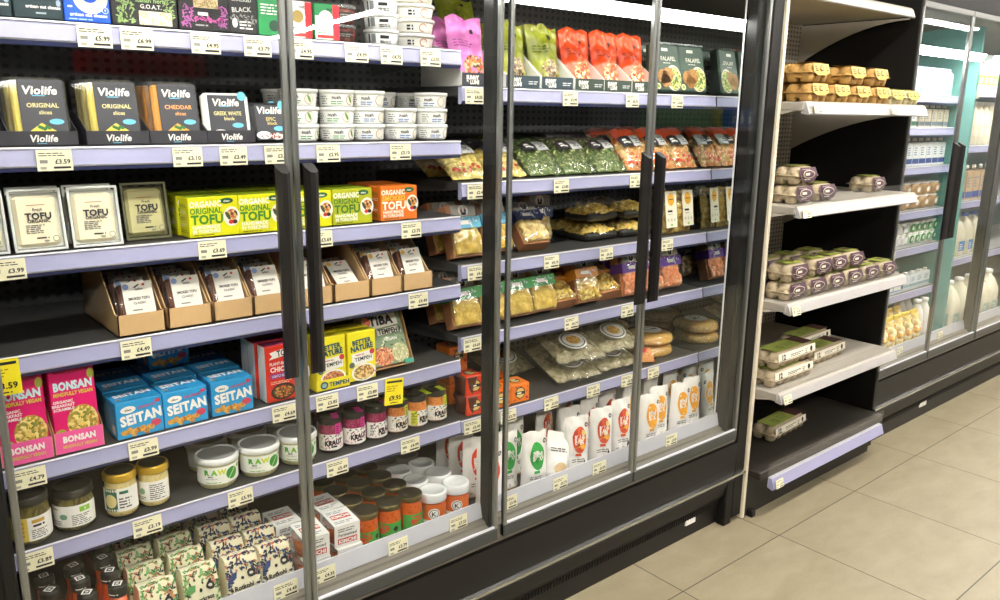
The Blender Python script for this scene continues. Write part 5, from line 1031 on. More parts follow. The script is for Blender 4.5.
# ------------------------------------------------------------------ middle section, third and fourth shelves: fresh pasta packs
KRAFT = M('b9815a', .7, scale=40, var=.08)
def pasta(label, band, fill, emblem=True, word='Cucina', w=.100, h=.152, wrap=.0):
    """film wrapped pasta tray with a paper band, chef emblem above it"""
    t = thing('pasta_pack', label, 'pasta pack'); dd = .042; mb = MB(); lp = LUMP(fill.get('cell', .018), fill.get('amp', .009), 3); L_ = lambda x, y: -lp(x, y)
    mb.prism([(-w/2, 0), (w/2, 0), (w/2-.002, h), (-w/2+.002, h)], 'y', .004, dd, KRAFT); mb.build('tray', t, label='brown card tray')
    n = lambda a, b: Vector((w*.9*(a-.5), -.006-.010*math.sin(math.pi*b)**.5*math.sin(math.pi*a)**.5+L_((a-.5)*w, b*h*.5)+.002, .006+h*.5*b)); mb = MB(); mb.surf(n, 44, 36, fill); mb.box(-w*.45, w*.45, -.005, .004, .006, h*.52, fill); mb.build('pasta', t)
    f = MB(); f.surf(lambda a, b: Vector((w*1.04*(a-.5), -.010-.010*math.sin(math.pi*b)**.5*math.sin(math.pi*a)**.5+noise.noise((a*14, b*14, 7))*.004, h*b)), 14, 16, FILM); f.build('film', t)
    mb = MB(); z0, z1 = h*.52, h*.74; mb.box(-w/2-.0015, w/2+.0015, -.0165, dd+.001, z0, z1, band); P = plane((0, -.0166, 0), (1, 0, 0), (0, -1, 0)); mb.lines(P, -w*.22, w*.26, (z0+z1)/2-.006, (z0+z1)/2+.009, 1, WHITE, fill=.8); scribble(mb, P, -w*.46, w*.46, z0+.003, z1-.003, 16, M('dfe4ee'), 6); mb.build('paper_band', t)
    mb = MB(); P = plane((0, -.0125, 0), (1, 0, 0), (0, -1, 0)); mb.rect(P, -w*.42, w*.42, h*.76, h*.97, M('a9a49a', .35)); 
    if emblem:
        mb.ell(P, 0, h*.865, .018, .016, WHITE); 
        for s in (-1, 1): mb.ell(P, s*.006, h*.85, .0045, .007, M('8a4a3a') if s < 0 else M('3a3f55'), .001, n=9); mb.ell(P, s*.006, h*.905, .003, .003, M('d9a07a'), .0012, n=8)
        mb.ell(P, 0, h*.80, .010, .005, INK, .001, n=8)
    mb.build('top_panel', t); return t
TAG_ = FOOD('tagliatelle', ['efd26a', 'd9b03a', 'f6e39a'], 110, 'noise', bump=.9, stretch=(1, 1, 2.5)); RAV = FOOD('ravioli', ['e9cf8a', 'd8b25e', 'f3e2b0'], 60, 'voronoi', bump=.9); TOR = FOOD('tortellini', ['e6c85a', 'cfa23a', 'f2dc8a', 'a8792a'], 95, 'voronoi', bump=1.0); ORP = FOOD('orange_pasta', ['e89a6a', 'd97a45', 'f2c09a'], 80, 'voronoi', bump=.9); BEI = FOOD('beige_pasta', ['d9b48a', 'c09468', 'ead2b0'], 80, 'voronoi', bump=.9)
for f_, c_, a_ in ((TAG_, .030, .010), (RAV, .026, .010), (TOR, .016, .009), (ORP, .022, .010), (BEI, .024, .010)): f_['cell'] = c_; f_['amp'] = a_
z = TZ[2]
def lean(o, rx, rz=None, ry=0): o.rotation_euler = (math.radians(rx), math.radians(ry), o.rotation_euler[2] if rz is None else math.radians(rz)); return o
SKY = M('58b4d6', .4); NAVY = M('27305c', .4); GRN = M('3fa04a', .4); PUR = M('6a3fa0', .4); AMB = M('e0912f', .4)
t0 = pasta('', SKY, TAG_)
for i, (x, y, zz, rx, rz, q) in enumerate([(1.414, .03, 0, -20, -2, 'at the shelf end'), (1.532, .032, 0, -24, -3, 'behind the black door post'), (1.414, .118, 0, -20, 0, 'second one back at the shelf end'), (1.532, .122, 0, -22, 0, 'second row near the black door post')]):
    o = t0 if i == 0 else dup(t0, (0, 0, 0)); o.location = (x, YF+y, z+zz); lean(o, rx, rz); o['label'] = 'yellow nest pasta pack with a sky blue band, '+q; o['group'] = 'pasta packs with sky blue bands'
t0 = pasta('', NAVY, RAV)
for i, (x, y, zz, rx, rz, ry, q) in enumerate([(1.686, .034, .0, -44, -6, 0, 'tipped back at the front'), (1.79, .140, .0, -10, -4, 3, 'standing upright behind the tipped one')]):
    o = t0 if i == 0 else dup(t0, (0, 0, 0)); o.location = (x, YF+y, z+zz); lean(o, rx, rz, ry); o['label'] = 'ravioli pack with a navy blue band, '+q
def noodle_tray(label):
    t = thing('noodle_pack', label, 'noodle pack'); w, h, dd = .15, .05, .11; MB().rbox(-w/2, w/2, -dd/2, dd/2, 0, h*.5, M('2c2a26', .4), r=.008, top=(1.06, 1.08)).build('black_tray', t)
    mb = MB(); mb.surf(lambda a, b: Vector((w*(a-.5), dd*(b-.5), h*.45+.026*(math.sin(math.pi*a)*math.sin(math.pi*b))**.5+LUMP(.022, .010, 2)(w*a, dd*b))), 44, 34, TOR); mb.build('noodles', t)
    mb = MB(); mb.surf(lambda a, b: Vector((w*1.04*(a-.5), dd*1.04*(b-.5), h*.45+.030*(math.sin(math.pi*a)*math.sin(math.pi*b))**.5+noise.noise((a*12, b*12, 5))*.005)), 14, 12, FILM); mb.build('film', t); return t
t0 = noodle_tray('')
place(t0, [(2.01, 1.90, z, 0), (2.01, 1.90, z+.066, 4), (2.18, 1.89, z, -4), (2.18, 1.89, z+.066, 4), (2.02, 2.03, z, 0), (2.19, 2.03, z, 0), (2.19, 2.03, z+.066, 0)], ['yellow noodles in a black tray, %s' % q for q in ('bottom of the first stack', 'top of the first stack', 'bottom of the stack behind the door handles', 'top of the stack behind the door handles', 'rear row, behind the first stack', 'rear row, bottom, behind the door handles', 'rear row, top, behind the door handles')], 'yellow noodles in black trays')
def egg_noodle(label):
    t = thing('white_label_pack', label, 'pasta pack'); w, h = .090, .150; rot = RX(-8); mb = MB(); F = pouch_f(w, h, .06, 4, .007, 'pillow'); mb.surf(lambda a, b: rot @ F(w*(a-.5), h*b, -.006+LUMP(.02, .008, 2)(w*a, h*b), -1), 36, 44, TOR); mb.surf(lambda a, b: rot @ F(w*(.5-a), h*b, -.002, 1), 10, 10, TOR); mb.build('noodles', t)
    mb = MB(); mb.surf(lambda a, b: rot @ F(w*1.05*(a-.5), h*1.12*b, .002, -1), 14, 14, FILM); mb.build('film', t); P = lambda u, v, off=0: rot @ (Vector((u, -.034-off, v))); mb = MB(); wt = M('efe8d2', .5)
    mb.box(-.028, .028, -.0345, -.034, h*.14, h*.99, wt, rot=rot); y_ = M('e9ac2a'); mb.ell(P, 0, h*.80, .017, .022, y_, .001); mb.rect(P, -.010, .010, h*.79, h*.81, INK, .0014); mb.lines(P, -.018, .018, h*.50, h*.56, 1, INK, .001, fill=.8); mb.lines(P, -.016, .016, h*.44, h*.47, 1, M('88847a'), .001)
    for k in range(3): mb.ell(P, -.016+k*.016, h*.32, .0045, .006, M('c9c3b0'), .001, n=8)
    mb.ell(P, 0, h*.2, .006, .004, M('8fc03e'), .001, n=8); mb.build('label', t); return t
t0 = egg_noodle('')
place(t0, [(2.322, YF+.045, z, -5), (2.420, YF+.047, z, -3), (2.38, YF+.135, z, 0)], ['noodle bag with a long cream label and yellow egg emblem, first of two', 'noodle bag with a long cream label and yellow egg emblem, beside the mirrored wall', 'noodle bag with a long cream label standing behind the front pair'], 'noodle bags with cream labels')
z = TZ[3]
def prow(band, fill, spots, nm):
    t0 = pasta('', band, fill)
    for i, (x, y, zz, rx, rz, ry, q) in enumerate(spots):
        o = t0 if i == 0 else dup(t0, (0, 0, 0)); o.location = (x, YF+y, z+zz); lean(o, rx, rz, ry); o['label'] = 'pasta pack with %s band, %s' % (nm, q); o['group'] = 'pasta packs with %s bands' % nm.split(' ', 1)[1]
prow(GRN, TAG_, [(1.412, .028, 0, -22, -2, 0, 'first at the shelf end'), (1.517, .030, 0, -22, -2, 0, 'half hidden by the black door post'), (1.622, .032, 0, -22, -2, 0, 'first right of the black door post'), (1.728, .034, 0, -22, -2, 0, 'last of the front row'), (1.412, .118, 0, -22, 0, 0, 'second row at the shelf end'), (1.516, .118, 0, -22, 0, 0, 'second row behind the door post'), (1.620, .122, 0, -24, 0, 0, 'second row, third one')], 'a green')
prow(AMB, TOR, [(1.826, .040, 0, -58, 0, 0, 'lying low, first one'), (1.935, .035, 0, -24, -1, 0, 'leaning upright'), (2.048, .045, 0, -60, 0, 0, 'lying low beside the door edge'), (1.822, .215, 0, -14, 0, 0, 'second row, first one'), (1.930, .125, 0, -22, 0, 0, 'second row, second one'), (2.040, .225, 0, -14, 0, 0, 'second row at the door edge')], 'an amber')
prow(PUR, ORP, [(2.148, .030, 0, -16, -3, 0, 'first, behind the door handles'), (2.256, .030, 0, -16, -3, 0, 'second, right of the door handles'), (2.362, .030, 0, -16, -3, 0, 'third, beside the beige one'), (2.148, .115, 0, -16, 0, 0, 'second row, behind the handles'), (2.256, .115, 0, -16, 0, 0, 'second row, last one')], 'a purple')
prow(M('5a4a86', .4), BEI, [(2.417, .125, 0, -16, 0, 0, 'behind the purple ones'), (2.3300, .225, 0, -10, 0, 0, 'rear row, nearest the mirrored wall')], 'a dull violet')

# ------------------------------------------------------------------ middle section, fifth shelf: bean boxes, flat breads
z = TZ[4]
def sleeve_cube(body, label, tub=False):
    w, h, dd = .070, .060, .068; t = thing('soya_pot', label, 'food pot'); hh = h
    if tub: MB().lathe([(.030, 0.001), (.034, .004), (.038, h-.006), (.038, h-.002)], M('5a2c22', .4), 20).build('pot', t)
    mb = MB(); x = w*.30 if tub else w/2
    mb.rbox(-x if tub else -w/2, w/2, -dd/2, dd/2, 0, h, body, r=.0015); P = front(w, dd); T_ = top(h); c = .010 if tub else 0
    for Q, v in ((P, h*.5), (T_, 0)): mb.ell(Q, c, v, .019, .019, M('2c2620'), .0006); mb.ell(Q, c, v, .016, .016, M('e9c97a'), .0009); mb.rect(Q, c-.017, c+.017, v-.005, v+.005, M('2c2620'), .0012); mb.lines(Q, c-.012, c+.012, v-.0025, v+.0035, 1, WHITE, .0016, fill=.8)
    mb.lines(P, c-.02, c+.02, h*.82, h*.9, 1, M('7a1f14'), .0006); mb.ell(P, .026, h*.2, .005, .005, M('c8281e')); r = random.Random(4)
    if not tub:
        for k in range(16): mb.ell(P, r.uniform(-.033, .033), r.uniform(.004, h-.004), .004, .0015, M('b9501a'), .0005, rot=r.uniform(0, 3), n=6)
    mb.build('card_sleeve', t); return t
RO = M('e2421e', .4); OR_ = M('ee7a1e', .4)
t0 = sleeve_cube(RO, '', True)
place(t0, [(1.405, 1.808, z, -8), (1.405, 1.810, z+.061, -8)], ['bright red sleeved pot, bottom of the stack at the shelf end', 'bright red sleeved pot, top of the stack at the shelf end'], 'red sleeved pots')
t0 = sleeve_cube(OR_, '')
place(t0, [(1.590, 1.806, z, -6), (1.512, 1.804, z, -6), (1.43, 1.918, z, 0), (1.43, 1.918, z+.061, 0), (1.43, 1.918, z+.122, 0), (1.51, 1.91, z, 0), (1.59, 1.91, z, -3), (1.508, 1.815, z+.061, -4)][:7], ['orange patterned pot box, %s' % q for q in ('front, closest to the beige bags', 'front, behind the black door post', 'bottom of the rear stack of three', 'middle of the rear stack of three', 'top of the rear stack of three', 'second row, middle one', 'second row, closest to the beige bags')], 'orange patterned pot boxes')
VAC = FOOD('vacuum_film', ['7d755a', '958c6e', 'aca383'], 38, 'noise', rough=.22, bump=.9, coat=.6)
def vac(label):
    t = thing('vacuum_bag', label, 'vacuum bag'); w, h, tt = .195, .205, .038; mb = MB(); F0 = pouch_f(w, h, tt, 6, .016, 'pillow', .03); F = lambda u, v, off=0, side=-1: Vector((F0(u, v, off, side).x, F0(u, v, off, side).z, -F0(u, v, off, side).y+tt/2))
    mb.surf(lambda a, b: F(w*(a-.5), h*b, 0, -1), 34, 34, VAC); mb.surf(lambda a, b: F(w*(.5-a), h*b, 0, 1), 16, 16, VAC); mb.build('bag', t)
    f = MB(); f.surf(lambda a, b: F(w*1.1*(a-.5), h*(1.12*b-.06), .003, -1)-Vector((0, 0, .004)), 22, 22, FILM); f.build('film', t)
    mb = MB(); G0 = pouch_f(w, h, tt, 6, 0, 'pillow', .03); P = lambda u, v, off=0: Vector((G0(u, v, 0, -1).x, G0(u, v, 0, -1).z, -G0(u, v, 0, -1).y+tt/2+.009+off)); mb.ell(P, 0, h*.38, .052, .045, M('e9e7e0'), .001, 22); mb.ell(P, 0, h*.38, .045, .039, M('4a4d58'), .0016, 22); mb.ell(P, 0, h*.38, .041, .035, M('e4e1d8'), .002, 22); mb.ell(P, 0, h*.38, .027, .022, FOOD('label_food', ['d9a23a', 'b5803a', 'efc870'], 150, 'voronoi'), .0024, 18); mb.build('label', t, label='round white label'); return t
t0 = vac('')
place(t0, [(1.878, YF+.020, z, -5), (1.882, YF+.012, z+.066, -9), (2.086, YF+.022, z, -2), (2.090, YF+.015, z+.066, -6), (1.745, YF+.19, z, 8)], ['crinkled beige vacuum bag with a round label, %s' % q for q in ('bottom of the first stack', 'top of the first stack', 'bottom of the second stack', 'top of the second stack', 'lying alone at the back in the shade')], 'crinkled beige vacuum bags')
for o in COL.objects:
    if o.parent is None and o.get('group') == 'crinkled beige vacuum bags': o.rotation_euler[0] = math.radians(20)
BREAD = FOOD('baked_crust', ['e0a236', 'f0c566', 'c4842a', 'f7da92'], 55, 'noise', rough=.6, bump=.6)
def bread(label):
    t = thing('flat_bread', label, 'flat bread'); r = .088; MB().lathe([(r*.90, 0), (r*.99, .006), (r, .016), (r*.96, .028), (r*.7, .034), (.0001, .036)], BREAD, 32).build('bread', t)
    f = MB(); f.lathe([(r*1.10, .012), (r*1.04, .022), (r*1.0, .034), (r*.7, .040), (.0001, .042)], FILM, 28, caps=False); f.build('film', t); P = top(.0395); mb = MB(); 
    mb.ell(P, 0, 0, .046, .046, M('c9c7be'), .003); mb.rect(P, -.030, .030, -.008, .008, M('3f6a4a'), .004); mb.lines(P, -.02, .02, -.004, .004, 1, WHITE, .005, fill=.9); mb.lines(P, -.03, .03, .014, .032, 3, M('6a6a62'), .004); mb.build('label', t, label='round pale label'); return t
t0 = bread('')
place(t0, [(2.335, 1.884, z, 10), (2.338, 1.886, z+.044, -20), (2.32, 2.085, z, 0), (2.318, 2.085, z+.044, 0)], ['round golden flat bread, %s' % q for q in ('bottom of the front stack', 'top of the front stack', 'bottom of the rear stack', 'top of the rear stack')], 'round flat breads')
mb = MB(); F = pouch_f(.06, .06, .04, 31, .004, 'pillow'); mb.surf(lambda a, b: F(.06*(a-.5), .06*b, 0, -1), 12, 12, FOOD('orange_bake', ['e58a3a', 'f0b070', 'c8602a'], 60, 'noise')); mb.surf(lambda a, b: F(.06*(.5-a), .06*b, 0, 1), 12, 12, FOOD('orange_bake', ['e58a3a'], 60)); mb.ell(lambda u, v, off=0: F(u, v, off, -1), -.01, .04, .012, .010, M('d8322c'), .002)
tag(mb.build('wrapped_bun', loc=(2.215, YF+.020, z), rot=(math.radians(-50), 0, math.radians(-30))), 'small orange wrapped bun between the beige bags and the round breads', 'wrapped bun')

# ------------------------------------------------------------------ egg cartons
PULP = {'tan': M('ac8648', .85, scale=90, var=.08), 'grey': M('ab9c80', .85, scale=90, var=.07), 'pale': M('c9bd92', .85, scale=90, var=.06)}
def egg_carton(label, pulp, nx, lab, art, w=.136, d=.104, h=.068, side=None):
    """moulded pulp carton: cup base, domed lid, printed label over lid and front"""
    t = thing('egg_carton', label, 'egg carton'); b = MB(); cw = w/nx
    for i in range(nx):
        for j in range(2):
            cx, cy = -w/2+cw*(i+.5), -d/4+d/2*j; b.lathe([(cw*.26, 0), (cw*.36, .004), (cw*.47, h*.46)], pulp, 12, c=(cx, cy), b=(d/2)/cw, sq=3.0)
    b.rbox(-w/2-.004, w/2+.004, -d/2-.004, d/2+.004, h*.44, h*.50, pulp, r=.002)
    b.rbox(-w*.46, w*.46, -d*.42, d*.42, h*.2, h*.45, pulp, r=.004); b.build('base', t)
    l = MB()
    def lid(a, c):
        x, y = (a-.5)*2, (c-.5)*2; e = (max(0, 1-abs(x)**(3.4*nx/3))*max(0, 1-abs(y)**4))**.5
        gy = abs(math.sin(math.pi*c*2)); gx = abs(math.sin(math.pi*a*nx)); s_ = max(0, min(1, (abs(x)*nx/3-(nx/3-1)-.36)/.22)); sy = max(0, min(1, (abs(y)-.7)/.25))
        return Vector((x*w/2*.99, y*d/2*.99, h*.50+h*.50*e*(1-.72*s_*(1-gy)**1.1-.34*sy*(1-gx)**1.2)))
    l.surf(lid, nx*10, 28, pulp)
    # bulges where the eggs press against the ends
    for sx in (-1, 1):
        for j in (-1, 1): l.lathe([(d*.235, h*.48), (d*.232, h*.62), (d*.19, h*.80), (d*.10, h*.91), (.0001, h*.94)], pulp, 14, c=(sx*(w/2-d*.235), j*d*.25))
    l.build('lid', t)
    mb = MB(); art(mb, w, d, h, lab); mb.build('label', t, label='printed paper label'); return t
def art_hex(mb, w, d, h, lab):
    P0 = plane((0, -d/2-.0045, 0), (1, 0, 0), (0, -1, 0)); n = w*.45
    P = lambda u, v, off=0: P0(u, v, off)+Vector((0, max(0, v-h*.6)*.35, 0))
    mb.poly(P, [(-n, h*.5), (-n*.86, h*.92), (n*.86, h*.92), (n, h*.5), (n*.62, h*.16), (-n*.62, h*.16)], lab, .0012); mb.ell(P, 0, h*.56, n*.66, h*.22, M('cdbfa6'), .0022); mb.ell(P, 0, h*.56, n*.60, h*.185, lab, .0026); mb.lines(P, -n*.42, n*.42, h*.50, h*.64, 1, M('e9dfca'), .0032, fill=.9); mb.lines(P, -n*.5, n*.5, h*.26, h*.34, 1, M('e9dfca'), .0026); mb.lines(P, -n*.7, n*.7, h*.80, h*.87, 1, M('a9959a'), .0026)
    T_ = top(h*.985); mb.rect(T_, -w*.34, w*.34, -d*.34, d*.30, M('8f9a3e'), .0016); mb.ell(T_, w*.1, d*.02, .02, .016, M('5a3a3e'), .0022)
def art_yel(mb, w, d, h, lab):
    P0 = plane((0, -d/2-.0045, 0), (1, 0, 0), (0, -1, 0)); P = lambda u, v, off=0: P0(u, v, off)+Vector((0, max(0, v-h*.6)*.35, 0)); T_ = top(h*.985); n = w*.40
    mb.poly(P, [(-n, h*.52), (-n*.95, h*.94), (n*.95, h*.94), (n, h*.52), (n*.5, h*.34), (-n*.5, h*.34)], lab, .0012); mb.ell(P, 0, h*.70, h*.17, h*.15, M('4a4030'), .002); mb.ell(P, 0, h*.70, h*.10, h*.09, lab, .0026); mb.lines(P, -n*.85, -n*.4, h*.55, h*.85, 3, M('4a4030'), .002, seed=3); mb.lines(P, n*.5, n*.85, h*.58, h*.82, 2, M('4a4030'), .002); mb.rect(T_, -w*.36, w*.36, -d*.36, d*.30, lab, .0016)
def art_long(mb, w, d, h, lab):
    P = plane((0, -d/2-.0055, 0), (1, 0, 0), (0, -1, .12)); T_ = top(h*.99); wt = M('efe9d6', .6); mb.rect(P, -w*.46, w*.47, h*.42, h*.90, wt, .001); mb.txt(P, '12', -w*.33, h*.66, h*.30, INK, .0016, bold=.05); mb.lines(P, -w*.16, w*.16, h*.56, h*.76, 2, INK, .0016, seed=2); mb.ell(P, w*.36, h*.66, h*.14, h*.16, INK, .0016, n=10); mb.lines(P, w*.2, w*.28, h*.5, h*.8, 3, M('7a7668'), .0016)
    mb.rect(T_, -w*.44, w*.45, -d*.40, d*.34, M('98a44e', .6), .0016); mb.rect(T_, w*.20, w*.45, -d*.40, d*.34, M('4a2a26', .6), .002); mb.txt(T_, '12', -w*.22, -d*.12, h*.42, M('4a5a1e'), .0026, bold=.04); mb.lines(T_, -w*.1, w*.16, -d*.2, d*.1, 3, M('5f6e2a'), .0026)
DPUR = M('4d3340', .6)
e2, e3, e4, e5 = EGGZ[1][0], EGGZ[2][0], EGGZ[3][0], EGGZ[4][0]
t0 = egg_carton('', PULP['tan'], 3, M('d9b860', .6), art_yel); s = .0685
place(t0, [(2.772, 1.585, e2), (2.935, 1.588, e2), (3.098, 1.588, e2), (3.262, 1.590, e2), (2.770, 1.588, e2+s), (3.045, 1.590, e2+s), (3.235, 1.592, e2+s), (2.80, 1.70, e2), (2.80, 1.70, e2+s), (2.97, 1.70, e2), (3.09, 1.705, e2+s), (3.14, 1.70, e2)],
      ['tan pulp egg carton with a yellow label, %s' % q for q in ('front row, first from the cream post', 'front row, second from the cream post', 'front row, third from the cream post', 'front row, fourth from the cream post', 'upper layer, first from the cream post', 'upper layer, second from the cream post', 'upper layer, third from the cream post', 'second row, bottom, nearest the cream post', 'second row, upper, nearest the cream post', 'second row, bottom, middle', 'second row, upper, middle', 'second row, bottom, third')], 'tan egg cartons')
t0 = egg_carton('', PULP['pale'], 3, M('d9d06a', .6), art_yel, h=.062)
place(t0, [(3.40, 1.592, e2), (3.545, 1.594, e2), (3.41, 1.70, e2)], ['pale egg carton with a yellow label, beside the tan cartons', 'pale egg carton with a yellow label, last on its shelf', 'pale egg carton behind the front pale one'], 'pale egg cartons')
t0 = egg_carton('', PULP['grey'], 3, DPUR, art_hex)
sp = [(2.762, 1.60, e3), (2.925, 1.60, e3), (2.775, 1.602, e3+s), (3.475, 1.665, e3), (2.78, 1.71, e3)]
lb = ['bare shelf, bottom, beside the cream post', 'bare shelf, bottom, second from the post', 'bare shelf, on top of the other two', 'alone at the far end of its shelf', 'bare shelf, second row behind the first']
for k, x in enumerate((2.742, 2.888, 3.034, 3.180, 3.326, 3.480)): sp.append((x, 1.578, e4)); lb.append('fullest shelf, bottom front row, %s from the cream post' % ORD[k])
for k, x in enumerate((2.752, 2.930, 3.060, 3.208)): sp.append((x, 1.582+.004*k, e4+s)); lb.append('fullest shelf, upper front row, %s from the cream post' % ORD[k])
for k, x in enumerate((2.76, 2.92, 3.08)): sp.append((x, 1.69, e4)); lb.append('fullest shelf, second row, bottom, %s from the cream post' % ORD[k])
for k, x in enumerate((2.77, 2.93, 3.10)): sp.append((x, 1.695, e4+s)); lb.append('fullest shelf, second row, upper, %s from the cream post' % ORD[k])
place(t0, sp, ['purple labelled grey egg carton, '+q for q in lb], 'grey egg cartons with purple labels')
t0 = egg_carton('', PULP['grey'], 6, None, art_long, w=.295, d=.108, h=.068)
place(t0, [(2.812, 1.600, e5, 0), (2.822, 1.602, e5+.0715, 1), (3.185, 1.655, e5, 2), (3.33, 1.80, e5, 2), (3.07, 1.735, .206, 4)],
      ['long green topped twelve egg carton, bottom of the front stack', 'long green topped twelve egg carton, top of the front stack', 'long green topped twelve egg carton lying alone at the front', 'long green topped twelve egg carton behind the front stack', 'long green topped twelve egg carton alone on the dark base shelf'], 'long twelve egg cartons')

# ------------------------------------------------------------------ shelf edge price tickets
PR = ['£5.99', '£6.99', '£4.95', '£3.79', '£4.95', '£4.99', '£4.75', '£3.50']
def tickets(xs, zt, where, prices, y=1.757, skip=()):
    for i, x in enumerate(xs):
        if i in skip: continue
        ticket(x, zt, prices[i % len(prices)], 'cream price ticket on the %s, %s along' % (where, ORD[i]), y, seed=i)
tickets([.45, .528, .666, .78, .882, 1.027, 1.125, 1.242], SZ[0], 'highest rail of the near shelves', PR)
tickets([.357, .611, .711, .814, .943, 1.147], SZ[1], 'rail under the cheese slices and white tubs', ['£3.59', '£3.10', '£3.49', '£3.49', '£2.95', '£3.10'])
tickets([.256, .65, .915, 1.177], SZ[2], 'rail under the tofu packs', ['£3.99', '£3.69', '£3.69', '£3.75'])
tickets([.473, 1.197], SZ[3], 'rail under the cardboard trays', ['£4.49', '£4.49'])
tickets([.247, .469, .799, .916, 1.033], SZ[4], 'rail under the seitan boxes', ['£4.79', '£3.99', '£4.69', '£3.85', '£3.89'])
tickets([.242, .462, .677, .938, 1.165], SZ[5], 'rail under the kraut jars', ['£3.89', '£3.19', '£5.95', '£5.49', '£4.99'])
tickets([.73, .832, 1.049, 1.249], .452, 'bottom rail below the relish jars', ['£4.49', '£4.35', '£3.79', '£7.25'], 1.646)
ticket(.226, SZ[3]+.004, '£3.59', 'bright yellow price card hanging before the pink boxes, beside the black frame', yellow=True, group='yellow price cards')
ticket(1.118, SZ[4]-.002, '£9.95', 'bright yellow price card tilted over the orange kraut jars', yellow=True, group='yellow price cards').rotation_euler[1] = .10
tickets([1.385, 1.748, 2.026, 2.254], TZ[0], 'rail under the salad bags and falafel', ['£4.25', '£3.99', '£3.75', '£3.85'])
tickets([1.394, 1.722, 2.065], TZ[1], 'rail under the gnocchi and salad leaves', ['£2.49', '£2.85', '£2.75'])
tickets([1.396, 1.689, 1.935, 2.248], TZ[2], 'rail under the sky blue and navy pasta packs', ['£4.69', '£4.19', '£4.39', '£3.29'])
tickets([1.383, 1.785, 2.053], TZ[3], 'rail under the green and amber pasta packs', ['£4.69', '£4.79', '£4.79'])
tickets([1.385, 1.525, 1.706, 1.90, 2.072, 2.212], TZ[4], 'rail under the flat breads', ['£2.49', '£2.79', '£3.29', '£3.19', '£3.39', '£3.59'])
tickets([1.437, 1.647, 1.824, 2.195], .452, 'bottom rail below the white pouches', ['£3.95', '£3.75', '£3.95', '£3.85'], 1.646)
for x, zt, y, q in ((2.69, 1.600, 1.493, 'shelf of tan cartons, beside the cream post'), (3.27, 1.600, 1.493, 'shelf of tan cartons, towards the dairy fridge'), (2.675, 1.236, 1.488, 'nearly bare egg shelf'), (2.670, .880, 1.488, 'fullest egg shelf'), (2.672, .538, 1.488, 'shelf of long egg cartons')):
    ticket(x, zt, '£2.%d5' % (3+int(x*10) % 5), 'small yellowish price ticket on the %s' % q, y, big=.85).rotation_euler[0] = math.radians(-16)
ticket(2.735, .166, '£2.95', 'small yellowish price ticket on the dark base of the egg shelving', 1.521, big=.85).rotation_euler[0] = math.radians(-12)

# ------------------------------------------------------------------ dairy fridge beyond the eggs
def farcarton(label, body, band, w=.062, d=.062, h=.135, gable=True, cat='carton'):
    t = thing('milk_carton', label, cat); mb = MB().rbox(-w/2, w/2, -d/2, d/2, 0, h*.8, body, r=.002)
    if gable: mb.prism([(-d/2+.001, h*.8), (d/2-.001, h*.8), (.004, h*.97), (.004, h), (-.004, h), (-.004, h*.97)], 'x', -w/2+.001, w/2-.001, body)
    P = front(w, d); L_ = left(w, d)
    for Q, q in ((P, w), (L_, d)): mb.rect(Q, -q*.48, q*.48, h*.06, h*.24, band); mb.lines(Q, -q*.34, q*.3, h*.36, h*.68, 4, M('6f86a8'), seed=4)
    mb.build('box', t); MB().lathe([(.010, h*.86), (.010, h*.97), (.0001, h*.97)], WHITE, 12, c=(0, -d*.24)).build('cap', t); return t
def farbottle(label, body, cap, r=.030, h=.17, band=None):
    t = thing('milk_bottle', label, 'bottle'); pr = [(r*.9, 0), (r, .006), (r, h*.60), (r*.8, h*.74), (r*.46, h*.86), (r*.46, h*.92)]; MB().lathe(pr, body, 16).build('bottle_body', t)
    MB().lathe([(r*.56, h*.90), (r*.56, h*.99), (.0001, h)], cap, 14).build('cap', t)
    if band: mb = MB(); P = cyl(r+.0006); mb.rect(P, -r*1.5, r*1.5, h*.16, h*.46, band, .0004, 10, 1); mb.lines(P, -r*.7, r*.7, h*.22, h*.4, 3, M('f0f0ea'), .001); mb.build('label', t)
    return t
def jug(label, cap, lab, w=.105, d=.105, h=.235):
    """plastic milk jug with a pulled-out handle"""
    t = thing('milk_jug', label, 'milk jug'); milk = M('efe9d2', .35, var=.03); mb = MB(); pr = [(w*.47, 0), (w*.5, .008), (w*.5, h*.52), (w*.47, h*.62), (w*.30, h*.80), (w*.16, h*.88), (w*.16, h*.93)]
    mb.lathe(pr, milk, 24, sq=4.5, b=d/w); mb.build('jug_body', t)
    MB().tube([(w*.17, -.0, h*.86), (w*.33, 0, h*.86), (w*.47, 0, h*.78), (w*.50, 0, h*.66), (w*.47, 0, h*.54)], w*.085, milk, 10).build('handle', t)
    MB().lathe([(w*.19, h*.92), (w*.20, h*.93), (w*.20, h*.99), (w*.17, h), (.0001, h)], cap, 16).build('cap', t)
    mb = MB(); P = plane((0, -d/2-.0012, 0), (1, 0, 0), (0, -1, 0)); mb.rect(P, -w*.34, w*.34, h*.12, h*.36, lab); mb.lines(P, -w*.26, w*.24, h*.16, h*.32, 3, WHITE, .001)
    Q = plane((-w/2-.0012, 0, 0), (0, -1, 0), (-1, 0, 0)); mb.rect(Q, -d*.34, d*.34, h*.12, h*.36, lab); mb.lines(Q, -d*.26, d*.2, h*.16, h*.32, 3, WHITE, .001); mb.build('label', t); return t
